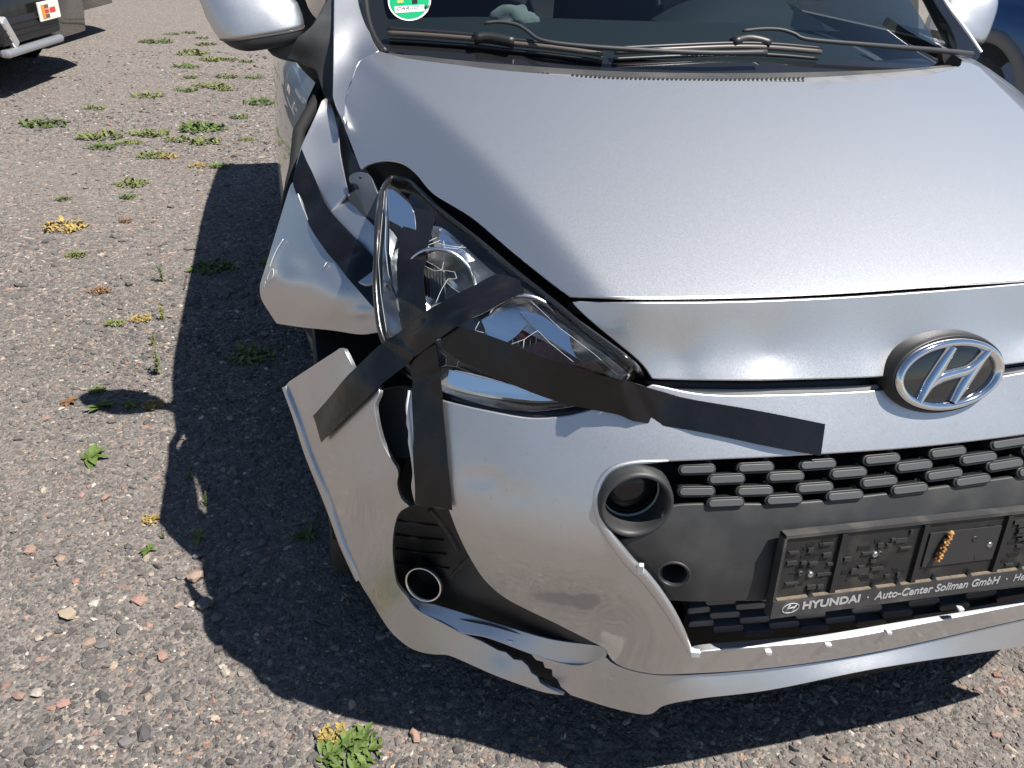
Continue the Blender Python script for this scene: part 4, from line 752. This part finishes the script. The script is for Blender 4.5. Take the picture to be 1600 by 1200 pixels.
# ------------------------------------------------------------------ other parked cars
def parked_car(name, label, loc, rz, col, nose_z=.25, L=4.2, hw=.88, H=1.5, detail=None, arch_col=None):
    R_ = empty(name, loc, rz); tag(R_, label, 'car', None); P_ = paint(name+'_paint', col, .12)
    def part(o): o['_lp'] = 1; return o
    st = [(0,.72,.02),(.06,.80,.0),(.18,.93,0),(.45,1.0,0),(1.2,1.0,0),(L-1,1.0,0),(L-.35,.98,.0),(L-.1,.9,.02),(L,.78,.05)]
    secs = []
    for x, k, dz in st:
        zt = np.interp(x, [0,.1,.5,1.1,L-.7,L], [.78,.86,.95,1.02,1.02,.98]); w = hw*k; zl = nose_z+dz+(.0 if x < L-.3 else .06)
        prof = [(-.93*w, zl), (-.99*w, zl+.12), (-w, .5), (-w*.995, .75), (-w*.93, zt-.04), (-w*.8, zt), (0, zt+.02), (w*.8, zt), (w*.93, zt-.04), (w*.995, .75), (w, .5), (.99*w, zl+.12), (.93*w, zl)]
        secs.append([(-x, y, z) for y, z in prof])
    b = part(loft('body', secs, P_, R_, close=True, cap=True))
    gh = [[(-x, y*k, z) for y, z in ((-hw*.86, 1.0), (-hw*.76, H-.12), (-hw*.62, H-.02), (0, H+.02), (hw*.62, H-.02), (hw*.76, H-.12), (hw*.86, 1.0))] for x, k in ((1.5, 1.), (2.3, 1.), (L-.8, .96))]
    part(loft('roof', gh, P_, R_)); part(loft('windscreen', [[(-1.05, y*.92, 1.01) for y in np.linspace(-hw*.9, hw*.9, 7)], [(-1.72, y*.8, H-.03) for y in np.linspace(-hw*.85, hw*.85, 7)]], GLOSSB, R_))
    for sx, x in ((1, .85), (1, L-.80), (-1, .85), (-1, L-.80)):
        w = empty('wheel', (-x, sx*(hw-.10), .32)); w.parent = R_; w['_lp'] = 1; n = np.array([0, sx, 0.])
        part(revolve('tyre', np.zeros(3), n, [(.2,-.09),(.3,-.1),(.32,-.08),(.32,.08),(.3,.105),(.22,.108),(.2,.08)], RUBBER, w)); part(revolve('rim', np.zeros(3), n, [(.21,-.05),(.21,.08),(.19,.07),(.05,.085),(.001,.085)], STEEL, w))
        part(revolve('wheel_arch', np.array([-x, sx*(hw-.02), .34]), n, [(.001,.016),(.36,.018),(.365,.016)], CAV, R_, 48))
        c_ = arch_col or DARK
        part(revolve('arch_trim', np.array([-x, sx*(hw-.02), .34]), n, [(.36,.018),(.365,.032),(.43,.034),(.44,.012)], c_, R_, 48))
    if detail: detail(R_, part)
    return R_
def suv_detail(R_, part):
    def bx(nm, x, y, z, sx, sy, sz, m, rot=None, bev=.004):
        o = boxm(nm, (x, y, z), (sx, sy, sz), m, R_, rot, bev); return part(o)
    bx('lower_intake', .010, -.26, .40, .06, .80, .15, DARK, None, .02)
    for k in range(4): bx('intake_bar', .042, -.26, .345+k*.035, .010, .72, .007, DARK)
    bx('skid_trim', .030, -.28, .285, .07, .78, .05, mat('skid_silver', (.5,.51,.53), .35, .7), None, .02)
    for s in (-1,):
        bx('chrome_slash', .026, s*.56, .40, .05, .07, .20, mat('satin_chrome', (.78,.79,.8), .25, .8), (s*-.55, 0, 0), .012); bx('fog_lamp', .005, s*.70, .42, .05, .12, .07, CHROME, None, .02)
        bx('front_light', -.03, s*.68, .74, .10, .32, .12, CHROME, (0, 0, s*.35), .03)
    p = bx('number_plate', .055, -.02, .48, .012, .30, .12, mat('plate_white', (.78,.76,.68), .5))
    RED = mat('plate_red', (.65,.05,.03), .5); ORG = mat('plate_orange', (.75,.28,.05), .5); BRN = mat('plate_brown', (.18,.10,.04), .5)
    for y, z, sy, sz, m in ((-.095, .52, .04, .085, ORG), (-.045, .55, .06, .022, BRN), (-.045, .52, .06, .022, RED), (-.045, .49, .06, .022, BRN), (.04, .522, .08, .03, RED)): o = boxm('plate_print', (.0625, y, z), (.003, sy, sz), m, p); o['_lp'] = 1; o.location = (.0075, y, z-.52)
parked_car('parked_suv', 'dark grey SUV with silver bumper trim and a red printed plate, cut by the frame', (-2.42, 6.10, 0), math.radians(-13), (.035,.038,.045), .25, 4.4, .90, 1.62, suv_detail)
parked_car('parked_car', 'black parked car just behind the SUV, only its lower bumper in view', (-2.52, 8.05, 0), math.radians(-14), (.012,.012,.014), .24)
def blue_detail(R_, part):
    TL = mat('red_tail_light', (.45,.01,.01), .12, 0, 1.)
    for s in (-1, 1):
        o = loft('tail_light', [[(-4.02+.05*a, s*(.86+.022*b), .90+.16*k) for k in (0, .5, 1)] for a, b in ((-1.2, -.9), (-.4, .6), (1, .9), (2.4, .85))], TL, R_); part(o)
        o = loft('rear_bumper', [[(-3.75-dx, s*(.885), z) for dx in (0, .2, .35)] for z in (.3, .5, .7)], GREYP, R_); part(o)
parked_car('blue_car', 'blue car with grey wheel arch trim and red tail light beyond the silver bonnet', (4.26, .52, 0), math.radians(-90), (.03,.10,.22), .22, 4.05, .87, 1.5, blue_detail, mat('arch_grey', (.16,.155,.15), .6))
# ------------------------------------------------------------------ gravel: loose stones over the ground
def hull_free(X, Y): return ~((X > -.62) & (X < .95) & (Y > .55))
def stone_proto(seed, k):
    bm = bmesh.new(); bmesh.ops.create_icosphere(bm, subdivisions=1, radius=1); r = np.random.default_rng(seed)
    V = np.array([v.co[:] for v in bm.verts]); Fc = np.array([[v.index for v in f.verts] for f in bm.faces]); bm.free()
    for _ in range(5):
        n = r.normal(size=3); n /= np.linalg.norm(n); d = r.uniform(.45, .8); h = V @ n; V = V-np.maximum(h-d, 0)[:, None]*n
    return V*(1+r.uniform(-.1, .1, (len(V), 1))), Fc
PROTO = [stone_proto(i, 0) for i in range(10)]
oct_V = np.array([(1,0,0),(-1,0,0),(0,1,0),(0,-1,0),(0,0,1),(0,0,-1.)]); oct_F = np.array([(0,2,4),(2,1,4),(1,3,4),(3,0,4)])
STONE_RAMP = np.array([(.070,.066,.066),(.085,.080,.078),(.100,.094,.091),(.120,.112,.107),(.14,.130,.122),(.17,.152,.138),(.115,.108,.110),(.22,.19,.165),(.32,.27,.215),(.28,.16,.12),(.30,.19,.15),(.52,.49,.44),(.40,.33,.25)])
STONE_W = np.array([.12,.15,.16,.15,.12,.08,.06,.05,.035,.018,.022,.015,.02]); STONE_W /= STONE_W.sum()
def stones(n, region, size, lowpoly, rg):
    x0, x1, y0, y1 = region; X = rg.uniform(x0, x1, n); Y = rg.uniform(y0, y1, n)
    u, v, t = proj(np.stack([X, Y, np.zeros(n)], 1)); k = (u > -160) & (u < 1760) & (v > -60) & (v < 1330) & (t > .3) & hull_free(X, Y); X, Y = X[k], Y[k]; n = len(X)
    s = np.clip(rg.lognormal(math.log(size), .42, n), size*.35, size*3.0); col = STONE_RAMP[rg.choice(len(STONE_W), n, p=STONE_W)]*rg.uniform(.72, 1.16, (n, 1))
    big = np.sin(X*2.1+1.3*np.sin(Y*1.7))+np.sin(Y*2.7+X); warm = np.clip(big*.18+.25, 0, .55)[:, None]; col = col*(1-warm)+warm*np.array([.215,.192,.172])
    col = np.clip(col, .02, .75)
    if lowpoly: protos = [(oct_V, oct_F)]
    else: protos = PROTO
    pid = rg.integers(len(protos), size=n); VV = []; FF = []; CC = []; base = 0
    for p, (V, Fc) in enumerate(protos):
        i = np.where(pid == p)[0]; m = len(i)
        if not m: continue
        a, b = rg.uniform(0, 2*math.pi, (2, m)); e = rg.uniform(-.9, .9, m); ca, sa, ce, se, cb, sb = np.cos(a), np.sin(a), np.cos(e), np.sin(e), np.cos(b), np.sin(b)
        sc = np.stack([rg.uniform(.9, 1.5, m), rg.uniform(.7, 1.1, m), rg.uniform(.4, .7, m)], 1)
        W_ = V[None]*sc[:, None]*s[i][:, None, None]
        x, y, z = W_[..., 0], W_[..., 1], W_[..., 2]
        if not lowpoly: y, z = y*ce[:, None]-z*se[:, None], y*se[:, None]+z*ce[:, None]
        x, y = x*ca[:, None]-y*sa[:, None], x*sa[:, None]+y*ca[:, None]
        W_ = np.stack([x+X[i][:, None], y+Y[i][:, None], z+(s[i]*rg.uniform(-.25, .22, m))[:, None]], -1)
        VV.append(W_.reshape(-1, 3)); FF.append((Fc[None]+(base+np.arange(m)*len(V))[:, None, None]).reshape(-1, 3)); CC.append(np.repeat(col[i], len(V), 0)); base += m*len(V)
    return np.vstack(VV), np.vstack(FF), np.vstack(CC)
def stone_mat():
    m = mat('stone', (.2, .2, .2), .85, spec=.3); N = m.node_tree.nodes; L = m.node_tree.links; b = N['Principled BSDF']; a = N.new('ShaderNodeAttribute'); a.attribute_name = 'Col'
    tc = N.new('ShaderNodeTexCoord'); n = N.new('ShaderNodeTexNoise'); n.inputs['Scale'].default_value = 260; n.inputs['Detail'].default_value = 4; L.new(tc.outputs['Object'], n.inputs['Vector'])
    mr = N.new('ShaderNodeMapRange'); mr.inputs[3].default_value = .65; mr.inputs[4].default_value = 1.35; L.new(n.outputs[0], mr.inputs[0])
    mx = N.new('ShaderNodeVectorMath'); mx.operation = 'SCALE'; L.new(a.outputs['Color'], mx.inputs[0]); L.new(mr.outputs[0], mx.inputs['Scale']); L.new(mx.outputs[0], b.inputs['Base Color'])
    bp = N.new('ShaderNodeBump'); bp.inputs['Strength'].default_value = .5; bp.inputs['Distance'].default_value = .002; L.new(n.outputs[0], bp.inputs['Height']); L.new(bp.outputs[0], b.inputs['Normal']); return m
STONEM = stone_mat()
def fastmesh(name, V, Fc, Cc, m):
    me = bpy.data.meshes.new(name); me.vertices.add(len(V)); me.vertices.foreach_set('co', V.astype(np.float32).ravel()); me.loops.add(Fc.size); me.loops.foreach_set('vertex_index', Fc.astype(np.int32).ravel())
    me.polygons.add(len(Fc)); me.polygons.foreach_set('loop_start', np.arange(0, Fc.size, 3, dtype=np.int32)); me.update(calc_edges=True)
    at_ = me.attributes.new('Col', 'FLOAT_COLOR', 'POINT'); at_.data.foreach_set('color', np.hstack([Cc, np.ones((len(Cc), 1))]).astype(np.float32).ravel())
    me.shade_flat(); me.materials.append(m); o = bpy.data.objects.new(name, me); C.objects.link(o); return o
rg = np.random.default_rng(11)
parts_ = [stones(62000, (-2.3, 1.0, -.25, 1.9), .0039, False, rg), stones(8500, (-2.3, 1.0, -.25, 2.4), .0062, False, rg), stones(170000, (-2.5, 1.0, -.25, 2.6), .0023, True, rg), stones(70000, (-4.2, -.7, 1.7, 6.5), .0045, True, rg), stones(7000, (-4.2, -.7, 1.7, 7.5), .0080, False, rg)]
b0 = 0; VV, FF, CC = [], [], []
for V, Fc, Cc in parts_: VV.append(V); FF.append(Fc+b0); CC.append(Cc); b0 += len(V)
gv = fastmesh('gravel', np.vstack(VV), np.vstack(FF), np.vstack(CC), STONEM); tag(gv, 'loose grey and pink gravel stones covering the yard', kind='stuff')
# larger single stones
PEB = [(105,965,34,22,(.46,.36,.25)),(305,905,34,20,(.40,.27,.2)),(377,892,30,20,(.12,.09,.09)),(255,1028,26,16,(.42,.24,.19)),(100,1103,22,18,(.42,.22,.18)),(353,1054,20,14,(.55,.48,.38)),(218,941,28,20,(.40,.22,.17)),(310,870,20,14,(.2,.19,.2)),(62,1000,14,16,(.5,.42,.32)),(148,945,16,14,(.6,.56,.48)),(48,862,24,16,(.4,.23,.18)),(96,876,22,14,(.42,.28,.2)),(120,910,14,12,(.45,.2,.14)),(280,948,18,8,(.45,.3,.24)),(299,946,16,8,(.66,.62,.52)),(165,780,18,12,(.42,.22,.17)),(128,775,14,11,(.4,.23,.2)),(60,1085,22,18,(.5,.45,.38)),(30,1092,26,16,(.36,.2,.16)),(140,1008,26,16,(.38,.26,.2)),(322,945,36,20,(.19,.17,.16)),(340,968,24,16,(.17,.155,.15)),(236,915,20,10,(.30,.26,.22)),(198,1162,24,20,(.15,.14,.14)),(1556,1056,16,9,(.33,.14,.1)),(470,990,18,12,(.16,.15,.16)),(410,850,20,14,(.14,.14,.15)),(365,735,14,10,(.3,.28,.26))]
pc = {}
for i, (u, v, w, h, c) in enumerate(PEB):
    p = at(u, v, 'Z', 0.); t = proj(p)[2]; s = w/FPX*t/2; V, Fc = PROTO[i % 10]; bm_ = V*np.array([s, s*min(1.2, h/w*1.3), s*.55]); a = i*1.7; V2 = np.stack([bm_[:, 0]*math.cos(a*.3)-bm_[:, 1]*math.sin(a*.3), bm_[:, 0]*math.sin(a*.3)+bm_[:, 1]*math.cos(a*.3), bm_[:, 2]], 1)
    o = fastmesh('stone', V2, Fc, np.tile(np.array(c)*.55+np.array([.12,.11,.10])*.6, (len(V2), 1)), STONEM); o.location = (p[0], p[1], s*.35)
    kd = 'cream' if min(c) > .24 else 'pink' if c[0] > c[2]*1.5 and c[0] > .28 else 'dark grey'
    tag(o, kd+' single stone larger than the fine gravel around it', 'stone', 'larger '+kd+' stones')
# ------------------------------------------------------------------ weeds
def leaf_mat(n, c):
    m = mat(n, c, .6, spec=.3, noise=tuple(min(1, x*1.7) for x in c), scale=40, lo=.4, hi=.7); b = m.node_tree.nodes['Principled BSDF']; return m
LG = [leaf_mat('weed_green', (.07,.105,.024)), leaf_mat('weed_pale', (.115,.135,.04)), leaf_mat('weed_dry', (.26,.19,.06)), leaf_mat('weed_brown', (.16,.085,.04)), leaf_mat('weed_yellow', (.22,.22,.03))]
def leaf(V, Fc, p, d, up, L, w, cup=.2, n=4):
    d = np.array(d, float); d /= np.linalg.norm(d); s = np.cross(d, [0, 0, 1.]); s /= np.linalg.norm(s)+1e-9; b = len(V)
    for i in range(n+1):
        t = i/n; wd = w*math.sin(math.pi*min(1, .12+t*.88))**.8*(1 if i < n else .1); q = p+d*L*t+np.array([0, 0, 1.])*(up*L*t-cup*L*t*t)
        V += [q-s*wd+np.array([0, 0, wd*.35]), q, q+s*wd+np.array([0, 0, wd*.35])]
    for i in range(n):
        for j in (0, 1): a = b+i*3+j; Fc.append((a, a+1, a+4, a+3))
def weed(u, v, wpx, kind, m, label, group, seed):
    r = random.Random(seed); p = at(u, v, 'Z', 0.); S = wpx/FPX*proj(p)[2]/2; V, Fc = [], []; O = np.zeros(3)
    if kind == 'rosette':
        for k in range(r.randint(18, 28)):
            a = r.uniform(0, 6.28); L = S*r.uniform(.25, .85); leaf(V, Fc, O+np.array([r.uniform(-.1, .1)*S, r.uniform(-.1, .1)*S, .003]), (math.cos(a), math.sin(a), 0), r.uniform(.15, .6), L, L*r.uniform(.14, .26), r.uniform(.1, .6), 5)
    elif kind == 'tuft':
        for k in range(int(55+wpx*.9)):
            a = r.uniform(0, 6.28); q = S*math.sqrt(r.random()); c = np.array([q*math.cos(a), q*.62*math.sin(a)*1.3, .002]); L = min(.055, S*r.uniform(.12, .32)+.006); b = r.uniform(0, 6.28); leaf(V, Fc, c, (math.cos(b), math.sin(b), 0), r.uniform(.1, 1.0), L, L*r.uniform(.15, .3), r.uniform(0, .5), 2)
    else:
        for k in range(r.randint(2, 4)):
            a = r.uniform(0, 6.28); h = S*r.uniform(1.4, 2.6); ln = np.array([math.cos(a), math.sin(a), 0])*r.uniform(.05, .3)*h
            for j in range(16):
                t = (j+1)/17; q = ln*t+np.array([0, 0, h*t]); b = r.uniform(0, 6.28); L = S*r.uniform(.25, .5)*(1.1-.5*t); leaf(V, Fc, q, (math.cos(b), math.sin(b), 0), r.uniform(-.1, .7), L, L*.22, .25, 2)
            b0 = len(V); sd = np.array([.0015, 0, 0]); V += [O-sd, O+sd, ln+np.array([0, 0, h])+sd*.4, ln+np.array([0, 0, h])-sd*.4]; Fc.append((b0, b0+1, b0+2, b0+3))
    o = mesh('weed', V, Fc, m, None); o.location = (p[0], p[1], .002); o.rotation_euler = (0, 0, 0); tag(o, label, 'weed', group)
far = 'small weed clump on the sunlit gravel in the distance'; gf = 'small weeds scattered over the far gravel'
W_ = [(244,66,46,0),(268,54,22,0),(296,52,22,0),(315,60,20,0),(300,84,50,1),(322,70,34,1),(332,94,40,1),(358,94,28,0),(384,97,22,0),(292,105,40,0),(298,122,24,0),(354,121,34,0),(397,122,28,0),(292,142,36,0),(330,135,50,1),(352,140,36,1),(232,151,46,1),(150,170,30,1),(375,184,30,0),(161,231,44,0),(202,224,36,1),(277,219,40,1),(240,244,48,1),(262,246,30,2),(384,219,24,1),(345,261,32,0),(311,260,30,2),(202,309,26,0),(99,312,22,0),(120,400,30,1),(197,347,20,3),(181,507,28,1),(156,456,30,3),(152,612,24,0),(239,635,34,2)]
for i, (u, v, w, k) in enumerate(W_): weed(u, v, w, 'tuft', LG[k], far, gf, i)
for i, (u, v, w, kd, k, lab) in enumerate([(71,195,64,'tuft',0,'dense flat green weed clump alone on the far left gravel'),(405,161,52,'tuft',0,'leafy weed patch right beside the silver car door'),(157,214,64,'tuft',1,'wide yellow green weed patch at the left end of the weedy row'),(236,210,56,'tuft',1,'pale green bushy weed patch in the middle of the weedy row'),
    (319,202,74,'tuft',0,'broad dark green weed patch at the right end of the weedy row'),(322,223,50,'tuft',1,'yellow green weed clump just below the broad dark green patch'),(206,289,50,'tuft',1,'rounded weed clump beyond the tip of the car shadow'),(101,356,66,'tuft',2,'dry yellow weed mat on the left gravel'),
    (255,440,34,'upright',0,'bright green upright weed at the upper edge of the car shadow'),(254,500,26,'upright',4,'yellow flowering weed at the shadow edge above the mirror shadow'),(220,500,30,'tuft',2,'dry straw tuft left of the yellow flowering weed'),(240,540,24,'upright',4,'short yellow weed just above the mirror shadow'),(247,585,44,'upright',1,'tall bushy weed where the mirror shadow leaves the car shadow'),
    (160,638,66,'rosette',0,'large broad leaf weed below the mirror shadow'),(110,630,40,'rosette',3,'withered brown leaf weed left of the large broad leaf weed'),(203,634,40,'rosette',1,'small broad leaf weed right of the large broad leaf weed'),(143,718,74,'rosette',0,'flat broad leaf weed lying alone on the lower left gravel'),
    (233,862,40,'rosette',0,'small leafy rosette just outside the curve of the shadow'),(256,842,12,'upright',1,'thin single stalk weed beside the small leafy rosette'),(235,815,22,'tuft',2,'tiny dry straw tuft at the shadow edge'),(310,842,44,'rosette',1,'weed half in shade at the bend of the shadow'),(322,790,20,'upright',1,'thin weed standing inside the car shadow'),(297,750,18,'upright',1,'slender weed inside the shadow near its left edge'),
    (545,1175,100,'tuft',0,'green leafy weed at the bottom edge of the picture'),(520,1150,40,'tuft',2,'dry stems beside the leafy weed at the bottom edge'),(440,410,60,'tuft',1,'shaded weed patch in the shadow beside the bent wing'),(330,420,70,'tuft',0,'low shaded weeds in the upper part of the shadow'),(390,560,70,'tuft',1,'shaded low weeds in the shadow left of the broken corner'),(480,840,56,'rosette',0,'shaded weed beside the front tyre')]): weed(u, v, w, kd, LG[k], lab, None, 100+i)
# ------------------------------------------------------------------ dried catkin caught in the plate holder
ct = []
for i in range(40):
    a = i*2.4; t = i/39; q = pl(.247+.012*t, .062+.045*t, .006); ct.append(q+np.array([.004*math.cos(a), .003*math.sin(a)-.002, .004*math.sin(a*1.3)])*(1-.4*t))
o = tube('dried_catkin', ct, np.linspace(.0022, .0035, 40), mat('catkin_brown', (.33,.16,.05), .9, noise=(.55,.33,.12), scale=90), None, 5); tag(o, 'dried orange brown catkin caught in the empty plate holder', 'catkin')
bpy.context.view_layer.update()
_par = [o for o in C.objects if o.parent is not None and not o.get('_lp')]
for o in _par:      # parts are written in world coordinates; keep them there under their parents
    r = o
    while r.parent is not None: r = r.parent
    if o.parent == r: o.matrix_parent_inverse = r.matrix_world.inverted()
